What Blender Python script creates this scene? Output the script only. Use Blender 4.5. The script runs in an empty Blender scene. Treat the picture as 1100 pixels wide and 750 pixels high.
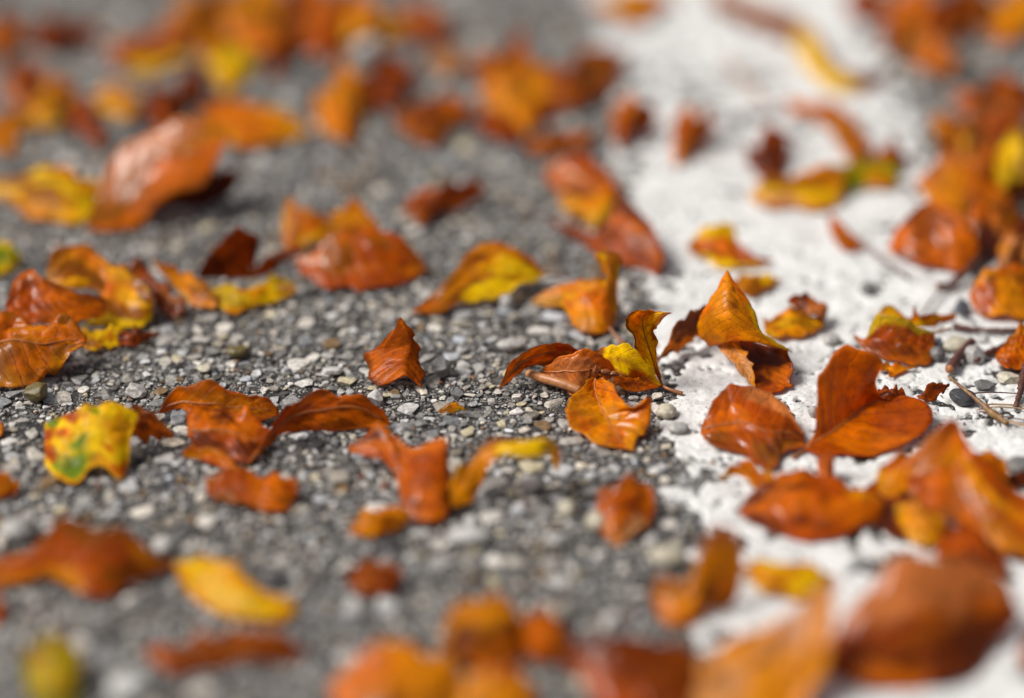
import bpy, math, random
import numpy as np
from mathutils import Vector
random.seed(7); RNG = np.random.default_rng(7)
sc = bpy.context.scene
C = sc.collection

# ------------------------------------------------------------------ camera geometry
FPX, PITCH, CH = 2555.0, math.radians(30.0), 0.662
SP, CP = math.sin(PITCH), math.cos(PITCH)
ZG = 0.0019                                   # level leaves rest on (tops of the stone chippings)
def G(px, py, h=0.0, base=ZG):
    """point of the place seen at (px,py), h millimetres above the road surface"""
    dx = (px-550.0)/FPX; dy = -(py-375.0)/FPX
    d = np.array([dx, CP + dy*SP, -SP + dy*CP])
    z = base + h*0.001
    t = (z-CH)/d[2]
    return np.array([0, 0, CH]) + d*t
def GY(py): return G(550, py, 0, 0)[1]

# ------------------------------------------------------------------ numpy noise
def _hash(ix, iy, s):
    n = (ix*374761393 + iy*668265263 + s*1442695041) & 0xFFFFFFFF
    n = ((n ^ (n >> 13))*1274126177) & 0xFFFFFFFF
    n = (n ^ (n >> 16)) & 0xFFFFFF
    return n/float(0xFFFFFF)
def noise(x, y, s=0):
    x = np.asarray(x, dtype=float); y = np.asarray(y, dtype=float)
    ix = np.floor(x).astype(np.int64); iy = np.floor(y).astype(np.int64)
    fx = x-ix; fy = y-iy
    fx = fx*fx*(3-2*fx); fy = fy*fy*(3-2*fy)
    a = _hash(ix, iy, s); b = _hash(ix+1, iy, s); c = _hash(ix, iy+1, s); d = _hash(ix+1, iy+1, s)
    return (a*(1-fx)+b*fx)*(1-fy) + (c*(1-fx)+d*fx)*fy
def fbm(x, y, s=0, o=4):
    t = 0; a = .5; n = 0
    for k in range(o):
        t = t + a*noise(x*2**k, y*2**k, s+k*17); n += a; a *= .5
    return t/n

# ------------------------------------------------------------------ materials
def newmat(name):
    m = bpy.data.materials.new(name); m.use_nodes = True
    nt = m.node_tree; nt.nodes.clear()
    return m, nt
def N(nt, typ, **kw):
    n = nt.nodes.new(typ)
    for k, v in kw.items():
        if k == 'inp':
            for kk, vv in v.items():
                if isinstance(vv, bpy.types.NodeSocket): nt.links.new(vv, n.inputs[kk])
                else: n.inputs[kk].default_value = vv
        else: setattr(n, k, v)
    return n
def math_(nt, op, a, b=None, c=None, clamp=False):
    n = nt.nodes.new('ShaderNodeMath'); n.operation = op; n.use_clamp = clamp
    for i, v in enumerate((a, b, c)):
        if v is None: continue
        if isinstance(v, bpy.types.NodeSocket): nt.links.new(v, n.inputs[i])
        else: n.inputs[i].default_value = v
    return n.outputs[0]
def ramp(nt, fac, stops):
    n = nt.nodes.new('ShaderNodeValToRGB'); nt.links.new(fac, n.inputs[0])
    e = n.color_ramp.elements
    while len(e) < len(stops): e.new(.5)
    for i, (p, c) in enumerate(stops):
        e[i].position = p; e[i].color = (c, c, c, 1) if not hasattr(c, '__len__') else (*c, 1)
    return n.outputs[0]
def mixc(nt, fac, a, b, mode='MIX'):
    n = nt.nodes.new('ShaderNodeMix'); n.data_type = 'RGBA'; n.blend_type = mode
    for i, v in ((0, fac), (6, a), (7, b)):
        if isinstance(v, bpy.types.NodeSocket): nt.links.new(v, n.inputs[i])
        else: n.inputs[i].default_value = v if i == 0 else (*v, 1)
    return n.outputs[2]
def finish(nt, shader):
    o = nt.nodes.new('ShaderNodeOutputMaterial'); nt.links.new(shader, o.inputs[0])

def leaf_material():
    m, nt = newmat('leaf_tissue')
    at = N(nt, 'ShaderNodeAttribute', attribute_name='Col')
    uv = N(nt, 'ShaderNodeUVMap'); uv.uv_map = 'UVMap'
    sx = N(nt, 'ShaderNodeSeparateXYZ', inp={0: uv.outputs[0]})
    tc = N(nt, 'ShaderNodeTexCoord')
    a = math_(nt, 'MULTIPLY', math_(nt, 'ABSOLUTE', math_(nt, 'SUBTRACT', sx.outputs[0], .5)), 2)
    wob = N(nt, 'ShaderNodeTexNoise', inp={'Vector': tc.outputs['Object'], 'Scale': 90., 'Detail': 2.})
    ph = math_(nt, 'SUBTRACT', math_(nt, 'MULTIPLY', sx.outputs[1], 9.0), math_(nt, 'MULTIPLY', a, 1.6))
    ph = math_(nt, 'ADD', ph, math_(nt, 'MULTIPLY', wob.outputs[0], .7))
    tri = math_(nt, 'ABSOLUTE', math_(nt, 'SUBTRACT', math_(nt, 'FRACT', ph), .5))          # 0 at vein centre .. .5
    vein = ramp(nt, tri, [(0, 1.0), (.075, 0.0)])
    fine = N(nt, 'ShaderNodeTexVoronoi', feature='DISTANCE_TO_EDGE', inp={'Vector': tc.outputs['Object'], 'Scale': 900.})
    net = ramp(nt, fine.outputs['Distance'], [(0, 1.0), (.12, 0.0)])
    n1 = N(nt, 'ShaderNodeTexNoise', inp={'Vector': tc.outputs['Object'], 'Scale': 130., 'Detail': 6., 'Roughness': .65})
    n2 = N(nt, 'ShaderNodeTexNoise', inp={'Vector': tc.outputs['Object'], 'Scale': 520., 'Detail': 3.})
    col = at.outputs['Color']
    blot = ramp(nt, n1.outputs[0], [(.38, 0.), (.68, 1.)])
    col = mixc(nt, math_(nt, 'MULTIPLY', blot, .60), col, mixc(nt, 1.0, col, (.50, .30, .20), 'MULTIPLY'))
    spot = ramp(nt, n2.outputs[0], [(.60, 0.), (.70, 1.)])
    col = mixc(nt, math_(nt, 'MULTIPLY', spot, .35), col, (.10, .025, .01))
    col = mixc(nt, math_(nt, 'MULTIPLY', vein, .50), col, mixc(nt, 1.0, col, (.62, .5, .5), 'MULTIPLY'))
    col = mixc(nt, math_(nt, 'MULTIPLY', net, .22), col, mixc(nt, 1.0, col, (.6, .5, .4), 'MULTIPLY'))
    h = math_(nt, 'ADD', math_(nt, 'MULTIPLY', vein, -.55), math_(nt, 'MULTIPLY', net, -.05))
    h = math_(nt, 'ADD', h, math_(nt, 'MULTIPLY', n1.outputs[0], 1.5))
    bump = N(nt, 'ShaderNodeBump', inp={'Strength': .75, 'Distance': .0007, 'Height': h})
    rough = math_(nt, 'SUBTRACT', .56, math_(nt, 'MULTIPLY', at.outputs['Alpha'], .26))
    rough = math_(nt, 'ADD', rough, math_(nt, 'MULTIPLY', math_(nt, 'SUBTRACT', n1.outputs[0], .5), .25))
    p = N(nt, 'ShaderNodeBsdfPrincipled', inp={'Base Color': col, 'Roughness': rough, 'Normal': bump.outputs[0], 'Specular IOR Level': .10,
                                                'Coat Weight': math_(nt, 'MULTIPLY', math_(nt, 'MULTIPLY', math_(nt, 'POWER', at.outputs['Alpha'], 2.), ramp(nt, n1.outputs[0], [(.42, .15), (.58, 1.)])), .75), 'Coat Roughness': .13})
    tcol = N(nt, 'ShaderNodeHueSaturation', inp={'Saturation': 1.2, 'Value': 1.35, 'Color': col})
    t = N(nt, 'ShaderNodeBsdfTranslucent', inp={'Color': tcol.outputs[0], 'Normal': bump.outputs[0]})
    mx = N(nt, 'ShaderNodeMixShader', inp={0: .37, 1: p.outputs[0], 2: t.outputs[0]})
    finish(nt, mx.outputs[0]); return m
def simple_mat(name, c1, c2, scale, rough=.5, bumpd=.0004, spec=.5):
    m, nt = newmat(name)
    tc = N(nt, 'ShaderNodeTexCoord')
    n1 = N(nt, 'ShaderNodeTexNoise', inp={'Vector': tc.outputs['Object'], 'Scale': scale, 'Detail': 6., 'Roughness': .65})
    f = ramp(nt, n1.outputs[0], [(.35, 0.), (.65, 1.)])
    col = mixc(nt, f, c1, c2)
    bump = N(nt, 'ShaderNodeBump', inp={'Strength': .8, 'Distance': bumpd, 'Height': n1.outputs[0]})
    p = N(nt, 'ShaderNodeBsdfPrincipled', inp={'Base Color': col, 'Roughness': rough, 'Normal': bump.outputs[0], 'Specular IOR Level': spec})
    finish(nt, p.outputs[0]); return m
def asphalt_material():
    m, nt = newmat('asphalt_binder')
    tc = N(nt, 'ShaderNodeTexCoord')
    v1 = N(nt, 'ShaderNodeTexVoronoi', inp={'Vector': tc.outputs['Object'], 'Scale': 620.})
    v2 = N(nt, 'ShaderNodeTexVoronoi', inp={'Vector': tc.outputs['Object'], 'Scale': 230.})
    n = N(nt, 'ShaderNodeTexNoise', inp={'Vector': tc.outputs['Object'], 'Scale': 45., 'Detail': 5.})
    s1 = N(nt, 'ShaderNodeSeparateColor', inp={0: v1.outputs['Color']})
    s2 = N(nt, 'ShaderNodeSeparateColor', inp={0: v2.outputs['Color']})
    g1 = math_(nt, 'MULTIPLY', ramp(nt, s1.outputs[0], [(.45, 0.), (1., 1.)]), ramp(nt, v1.outputs['Distance'], [(.25, 1.), (.5, 0.)]))
    g2 = math_(nt, 'MULTIPLY', ramp(nt, s2.outputs[0], [(.3, 0.), (1., 1.)]), ramp(nt, v2.outputs['Distance'], [(.35, 1.), (.6, 0.)]))
    g = math_(nt, 'MAXIMUM', g1, math_(nt, 'MULTIPLY', g2, .6))
    col = mixc(nt, g, (.022, .021, .021), (.50, .48, .46))
    col = mixc(nt, math_(nt, 'MULTIPLY', n.outputs[0], .35), col, (.06, .05, .042))
    bump = N(nt, 'ShaderNodeBump', inp={'Strength': .8, 'Distance': .0008, 'Height': math_(nt, 'ADD', g, n.outputs[0])})
    p = N(nt, 'ShaderNodeBsdfPrincipled', inp={'Base Color': col, 'Roughness': .5, 'Normal': bump.outputs[0]})
    finish(nt, p.outputs[0]); return m
def stone_material():
    m, nt = newmat('stone_chipping')
    at = N(nt, 'ShaderNodeAttribute', attribute_name='Col')
    tc = N(nt, 'ShaderNodeTexCoord')
    n = N(nt, 'ShaderNodeTexNoise', inp={'Vector': tc.outputs['Object'], 'Scale': 420., 'Detail': 5., 'Roughness': .7})
    f = ramp(nt, n.outputs[0], [(.4, 0.), (.62, 1.)])
    col = mixc(nt, math_(nt, 'MULTIPLY', f, .8), at.outputs['Color'], mixc(nt, 1., at.outputs['Color'], (.40, .385, .37), 'MULTIPLY'))
    bump = N(nt, 'ShaderNodeBump', inp={'Strength': .8, 'Distance': .0006, 'Height': n.outputs[0]})
    p = N(nt, 'ShaderNodeBsdfPrincipled', inp={'Base Color': col, 'Roughness': .42, 'Normal': bump.outputs[0]})
    finish(nt, p.outputs[0]); return m
def paint_material():
    m, nt = newmat('white_road_paint')
    tc = N(nt, 'ShaderNodeTexCoord')
    n1 = N(nt, 'ShaderNodeTexNoise', inp={'Vector': tc.outputs['Object'], 'Scale': 55., 'Detail': 7., 'Roughness': .7})
    n2 = N(nt, 'ShaderNodeTexNoise', inp={'Vector': tc.outputs['Object'], 'Scale': 420., 'Detail': 5., 'Roughness': .7})
    n3 = N(nt, 'ShaderNodeTexNoise', inp={'Vector': tc.outputs['Object'], 'Scale': 14., 'Detail': 3.})
    col = mixc(nt, math_(nt, 'MULTIPLY', ramp(nt, n1.outputs[0], [(.42, 0.), (.70, 1.)]), .75), (.79, .785, .765), (.40, .39, .37))
    dirt = math_(nt, 'MULTIPLY', ramp(nt, n2.outputs[0], [(.56, 0.), (.68, 1.)]), ramp(nt, n3.outputs[0], [(.34, 0.), (.52, 1.)]))
    col = mixc(nt, math_(nt, 'MULTIPLY', dirt, .75), col, (.20, .19, .18))
    speck = ramp(nt, n2.outputs[0], [(.37, 1.), (.42, 0.)])
    col = mixc(nt, math_(nt, 'MULTIPLY', speck, .7), col, (.22, .21, .20))
    h = math_(nt, 'ADD', math_(nt, 'MULTIPLY', n2.outputs[0], .6), n1.outputs[0])
    bump = N(nt, 'ShaderNodeBump', inp={'Strength': .9, 'Distance': .0009, 'Height': h})
    p = N(nt, 'ShaderNodeBsdfPrincipled', inp={'Base Color': col, 'Roughness': .55, 'Normal': bump.outputs[0]})
    finish(nt, p.outputs[0]); return m
MLEAF = leaf_material(); MASPH = asphalt_material(); MSTONE = stone_material(); MPAINT = paint_material()
MSTALK = simple_mat('dry_stalk', (.42, .17, .05), (.20, .06, .02), 300, .38)
MRIB = simple_mat('leaf_rib', (.48, .17, .04), (.32, .09, .02), 300, .4)
MTAN = simple_mat('tan_stem', (.50, .22, .08), (.34, .12, .035), 260, .42)
MTWIG = simple_mat('dark_twig_bark', (.045, .018, .013), (.15, .05, .035), 380, .45, .0008)
MGREY = simple_mat('grey_twig_bark', (.30, .24, .24), (.12, .09, .08), 300, .5, .0006)
MWOOD = simple_mat('broken_wood', (.50, .20, .07), (.30, .10, .03), 500, .6)
MGOLD = simple_mat('golden_twig_bark', (.30, .17, .05), (.12, .04, .03), 260, .45, .0006)
MNEED = simple_mat('dry_needle', (.50, .33, .18), (.28, .16, .09), 200, .5)
MHUSK = simple_mat('wet_bud_scale', (.34, .11, .03), (.13, .04, .015), 350, .22)

# ------------------------------------------------------------------ mesh helpers
def mesh_np(name, V, F, mats, smooth=True, uvs=None, cols=None, matidx=None):
    """F: (n,k) int array or a list of such arrays"""
    Fs = F if isinstance(F, list) else [F]
    me = bpy.data.meshes.new(name)
    V = np.asarray(V, dtype=np.float32)
    me.vertices.add(len(V)); me.vertices.foreach_set('co', V.ravel())
    loops = np.concatenate([f.ravel() for f in Fs]).astype(np.int32)
    tot = np.concatenate([np.full(len(f), f.shape[1], dtype=np.int32) for f in Fs])
    start = np.concatenate([[0], np.cumsum(tot)[:-1]]).astype(np.int32)
    me.loops.add(len(loops)); me.loops.foreach_set('vertex_index', loops)
    me.polygons.add(len(tot)); me.polygons.foreach_set('loop_start', start); me.polygons.foreach_set('loop_total', tot)
    sm = np.full(len(tot), smooth, dtype=bool) if isinstance(smooth, bool) else smooth
    me.polygons.foreach_set('use_smooth', sm)
    for m in mats: me.materials.append(m)
    if matidx is not None: me.polygons.foreach_set('material_index', np.asarray(matidx, dtype=np.int32))
    if uvs is not None:
        u = me.uv_layers.new(name='UVMap'); u.data.foreach_set('uv', np.asarray(uvs, dtype=np.float32)[loops].ravel())
    if cols is not None:
        ca = me.color_attributes.new('Col', 'FLOAT_COLOR', 'POINT'); ca.data.foreach_set('color', np.asarray(cols, dtype=np.float32).ravel())
    me.update(calc_edges=True); me.validate()
    return me
def link(name, me, parent=None, loc=None):
    o = bpy.data.objects.new(name, me); C.objects.link(o)
    if parent is not None: o.parent = parent
    if loc is not None: o.location = loc
    return o
def tag(o, label, cat, group=None, kind=None):
    if label: o['label'] = label
    if cat: o['category'] = cat
    if group: o['group'] = group
    if kind: o['kind'] = kind

def resample(P, n):
    """Catmull-Rom through P, n points evenly by arc length"""
    P = np.asarray(P, dtype=float)
    if len(P) == 1: return np.repeat(P, n, 0)
    Q = np.vstack([2*P[0]-P[1], P, 2*P[-1]-P[-2]])
    out = []
    t = np.linspace(0, 1, 12, endpoint=False)[:, None]
    for i in range(1, len(Q)-2):
        p0, p1, p2, p3 = Q[i-1], Q[i], Q[i+1], Q[i+2]
        out.append(.5*((2*p1) + (-p0+p2)*t + (2*p0-5*p1+4*p2-p3)*t**2 + (-p0+3*p1-3*p2+p3)*t**3))
    out.append(P[-1:]); S = np.vstack(out)
    d = np.concatenate([[0], np.cumsum(np.linalg.norm(np.diff(S, axis=0), axis=1)+1e-9)])
    q = np.linspace(0, d[-1], n)
    return np.stack([np.interp(q, d, S[:, k]) for k in range(3)], 1)

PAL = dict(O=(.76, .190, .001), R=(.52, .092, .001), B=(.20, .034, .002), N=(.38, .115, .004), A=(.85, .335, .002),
           Y=(.97, .66, .003), G=(.20, .32, .006), T=(.74, .38, .14), L=(.66, .45, .012), P=(.66, .23, .055), D=(.11, .025, .012))  # P: pinkish worn tissue, also wet sky gloss painted as colour
seedc = [100]
def grid_blade(e1, e2, m=None, b=0., cr=.45, c='OR', rim=None, rim2=None, wet=.6, wr=1., nv=34, nu=19, quilt=.35, edge=1., pat=None):
    seedc[0] += 7; s = seedc[0]
    A = resample([G(*p) for p in e1], nv); R = resample([G(*p) for p in e2], nv)
    if m is not None: M = resample([G(*p) for p in m], nv)
    else:
        M = (A+R)/2; M[:, 2] += .35*b*.001*np.sin(np.linspace(.25, math.pi-.25, nv))
    t = np.linspace(0, 1, nu)[None, :, None]
    v = np.linspace(0, 1, nv)
    a_, m_, r_ = A[:, None, :], M[:, None, :], R[:, None, :]
    quad = a_*(1-t)*(1-2*t) + m_*4*t*(1-t) + r_*t*(2*t-1)
    lin = np.where(t < .5, a_*(1-2*t)+m_*2*t, m_*(2-2*t)+r_*(2*t-1))
    P = quad*(1-cr)+lin*cr
    U, Vv = np.meshgrid(np.linspace(0, 1, nu), v)
    a = np.abs(U-.5)*2
    width = np.linalg.norm(R-A, axis=1)[:, None]
    wmax = width.max()+1e-6; wf = np.clip(width/wmax, 0, 1)
    # ragged, slightly toothed outline
    side = np.sign(U-.5)
    en = (noise(Vv*9+3*side, side*5+s, s)-.5)*.0034 + (noise(Vv*26, side*9+s, s+3)-.5)*.0017
    dirv = (R-A)[:, None, :]/(width[:, :, None]+1e-6)
    P = P + dirv*(side*a**3*en*edge*np.minimum(1, width/.012))[:, :, None]
    dz = (noise(Vv*2.3, U*1.6+s, s+5)-.5)*.0050*wr*wf
    dz += (noise(Vv*7.5, U*5+s, s+9)-.5)*.0012*wr*wf
    dz += (noise(Vv*9+side*3, U*0+s, s+11)-.5)*.0062*wr*a**4*wf            # wavy margin
    rg = np.abs(fbm(Vv*4.2+s, U*3.1+s*.3, s+61, 3)-.5); dz -= np.clip(.07-rg, 0, .07)*.022*wr*wf      # sharp crumple creases
    ph = Vv*9.0 - a*1.6
    dz += -np.cos(ph*2*math.pi)*.00035*quilt/.35*np.minimum(1, 3*(1-a)+.3)*wf*(a > .02)
    P[:, :, 2] += dz
    lo = ZG+.0006
    z = P[:, :, 2]-lo
    P[:, :, 2] = lo + np.logaddexp(0, z/.0012)*.0012
    # tissue colours, with pink gloss painted in where P is used
    c1, c2 = np.array(PAL[c[0]]), np.array(PAL[c[1]])
    k = np.clip((fbm(Vv*3.2+s, U*2.6, s+13, 4)-.40)/.22, 0, 1)
    col = c1*(1-k[..., None]) + c2*k[..., None]
    if len(c) > 2:
        k3 = np.clip((fbm(Vv*2.4+s, U*2.2+7, s+31, 3)-.56)/.10, 0, 1)[..., None]
        col = col*(1-k3)+np.array(PAL[c[2]])*k3
    rs = random.Random(s)
    if len(c) == 2 and wf.max() > 0:                      # browned blotches and scorched margins, different on each leaf
        dk = {'O': 'N', 'R': 'B', 'A': 'N', 'Y': 'A', 'N': 'B', 'B': 'D', 'L': 'N', 'G': 'L', 'T': 'N', 'P': 'R', 'D': 'D'}[c[0]]
        lt = {'O': 'A', 'R': 'O', 'A': 'Y', 'Y': 'Y', 'N': 'O', 'B': 'R', 'L': 'Y', 'G': 'L', 'T': 'A', 'P': 'O', 'D': 'B'}[c[0]]
        k3 = np.clip((fbm(Vv*2.6+s*.7, U*2.4+3, s+71, 3)-rs.uniform(.50, .60))/.09, 0, 1)[..., None]*rs.uniform(.4, .95)
        col = col*(1-k3)+np.array(PAL[lt])*k3
        k4 = np.clip((fbm(Vv*4.1-s*.3, U*4.4+9, s+83, 4)-rs.uniform(.50, .58))/.07, 0, 1)[..., None]*rs.uniform(.5, 1.)
        col = col*(1-k4)+np.array(PAL[dk])*k4
        k5 = (np.clip((a-.86+(noise(Vv*12, U*6, s+87)-.5)*.25)/.1, 0, 1)*rs.uniform(.1, .9))[..., None]
        col = col*(1-k5)+np.array(PAL[dk])*k5
    for rm in (rim, rim2):
        if rm:
            sd, rc, w, v0, v1 = rm
            d = U if sd == 1 else 1-U
            d = d + (noise(Vv*8, U*4, s+19)-.5)*w*.7
            kk = np.clip((w-d)/(w*.25), 0, 1)*np.clip((Vv-v0)/.05+.5, 0, 1)*np.clip((v1-Vv)/.05+.5, 0, 1)
            col = col*(1-kk[..., None])+np.array(PAL[rc])*kk[..., None]
    if pat:
        for (pu, pv, pr, pc) in pat:
            dd = np.sqrt(((U-pu)/pr)**2+((Vv-pv)/pr)**2)+(noise(Vv*9, U*7, s+29)-.5)*.8
            kk = np.clip((1.1-dd)/.55, 0, 1)[..., None]
            col = col*(1-kk)+np.array(PAL[pc])*kk
    col = col*(.82+.36*noise(Vv*14, U*10, s+41)[..., None])
    cols = np.concatenate([np.clip(col, 0, 1), np.full(U.shape+(1,), wet)], 2).reshape(-1, 4)
    idx = np.arange(nv*nu).reshape(nv, nu)
    F = np.stack([idx[:-1, :-1], idx[:-1, 1:], idx[1:, 1:], idx[1:, :-1]], -1).reshape(-1, 4)
    uv = np.stack([U.ravel(), Vv.ravel()], 1)
    return P, F, uv, cols
def blade_obj(name, data, origin, parent=None):
    P, F, uv, cols = data
    V = P.reshape(-1, 3)-origin
    me = mesh_np(name, V, F, [MLEAF], True, uv, cols)
    o = link(name, me, parent, None if parent is not None else origin)
    md = o.modifiers.new('thickness', 'SOLIDIFY'); md.thickness = .00028; md.offset = 0
    return o
def tube(name, pts, rad, mat, parent=None, origin=None, sides=8, n=None, rough=0., mats=None):
    pts = np.asarray(pts, dtype=float)
    n = n or max(6, 4*len(pts)); S = resample(pts, n)
    rad = np.interp(np.linspace(0, 1, n), np.linspace(0, 1, len(rad)), rad) if hasattr(rad, '__len__') else np.full(n, rad)
    T = np.gradient(S, axis=0); T /= np.linalg.norm(T, axis=1)[:, None]+1e-9
    up = np.array([0, 0, 1.]); V = []
    for i in range(n):
        x = np.cross(T[i], up); x /= np.linalg.norm(x)+1e-9; y = np.cross(x, T[i])
        for k in range(sides):
            an = 2*math.pi*k/sides
            r = rad[i]*(1+rough*(random.random()-.5)*2)
            V.append(S[i]+(x*math.cos(an)+y*math.sin(an))*r)
    V.append(S[0]); V.append(S[-1]); a, b = n*sides, n*sides+1
    idx = np.arange(n*sides).reshape(n, sides); nx = np.roll(idx, -1, 1)
    Q = np.stack([idx[:-1], nx[:-1], nx[1:], idx[1:]], -1).reshape(-1, 4)
    caps = np.array([[a, nx[0, k], idx[0, k]] for k in range(sides)]+[[b, idx[-1, k], nx[-1, k]] for k in range(sides)])
    V = np.array(V); own = origin is None
    if own: origin = np.array([S[:, 0].mean(), S[:, 1].mean(), 0.])
    mi = None
    if mats: mi = [0]*len(Q)+[1]*len(caps)
    me = mesh_np(name, V-origin, [Q, caps], mats or [mat], True, matidx=mi)
    return link(name, me, parent, origin if (own and parent is None) else None)

GL = 'fallen autumn leaves scattered on the road'
def fin(root, label): tag(root, label, 'leaf', GL)
def leaf(label, e1, e2, parts=None, stalk=None, rib=False, sr=.0007, **kw):
    """an in-focus leaf: Empty > blade, midrib, stalk"""
    kw.setdefault('nv', 44); kw.setdefault('nu', 25)
    data = grid_blade(e1, e2, **kw)
    P = data[0]; o = np.array([P[:, :, 0].mean(), P[:, :, 1].mean(), 0.])
    if not (parts or stalk or rib):
        ob = blade_obj('fallen_leaf', data, o); fin(ob, label); return ob
    root = bpy.data.objects.new('fallen_leaf', None); C.objects.link(root)
    root.location = o; root.empty_display_size = .01; fin(root, label)
    blade_obj('blade', data, o, root)
    if rib:
        mid = P[:, P.shape[1]//2, :][1:-1].copy(); mid[:, 2] += .0002
        tube('midrib', mid[::3], [.00062, .0005, .00028], MRIB, root, o, 6)
    for p in parts or []:
        p = dict(p); nm = p.pop('name'); p.setdefault('nv', 34); p.setdefault('nu', 19)
        blade_obj(nm, grid_blade(**p), o, root)
    if stalk:
        tube('stalk', [G(*p) for p in stalk], [sr, sr*.8, sr*1.15], MSTALK, root, o, 8)
    return root
def sleaf(label, cx, cy, L, W, ang=0, hb=8, hf=1, b=4, c='OR', droop=.35, **kw):
    """an out-of-focus leaf lying round (cx,cy); L, W its seen length and width; back edge hb mm up, front edge hf mm up"""
    L *= 1.18; W *= 1.25; n = 7; e1 = []; e2 = []; ca, sa = math.cos(math.radians(ang)), math.sin(math.radians(ang))
    for i in range(n):
        t = i/(n-1); x = (t-.5)*L
        w = W*.5*(math.sin(math.pi*t**.85)**.9 if 0 < t < 1 else .0)
        j0 = 1+(random.random()-.5)*.7
        hh = 1-droop*abs(2*t-1)**2
        bend = W*.10*math.sin(math.pi*t*1.3+random.random())
        for E, sg, h in ((e1, -1, hb), (e2, 1, hf)):
            y = sg*w*j0*(1+(random.random()-.5)*.45)+bend
            hm = (hb+hf)/2+(h-(hb+hf)/2)*min(1, w/(W*.35+1e-6))*(.6+.8*random.random())
            E.append((cx+x*ca-y*sa, cy+x*sa+y*ca, max(0, hm*hh)))
    kw.setdefault('nv', 28); kw.setdefault('nu', 15); kw.setdefault('wr', 1.3); kw.setdefault('cr', .6)
    return leaf(label, e1, e2, b=b, c=c, **kw)

# ------------------------------------------------------------------ ground: asphalt with chippings
def ico(sub):
    import bmesh
    bm = bmesh.new(); bmesh.ops.create_icosphere(bm, subdivisions=sub, radius=1)
    V = np.array([v.co[:] for v in bm.verts]); F = np.array([[v.index for v in f.verts] for f in bm.faces]); bm.free()
    return V, F
ICO = {k: ico(k) for k in (1, 2, 3, 4)}
def chip(sub, r, npl=9, lo=.55, hi=.9):
    V, F = ICO[sub]; V = V.copy()
    for _ in range(npl):
        n = r.normal(size=3); n /= np.linalg.norm(n); d = r.uniform(lo, hi)
        q = np.maximum(0, V@n-d); V -= q[:, None]*n
    return V, F
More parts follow.
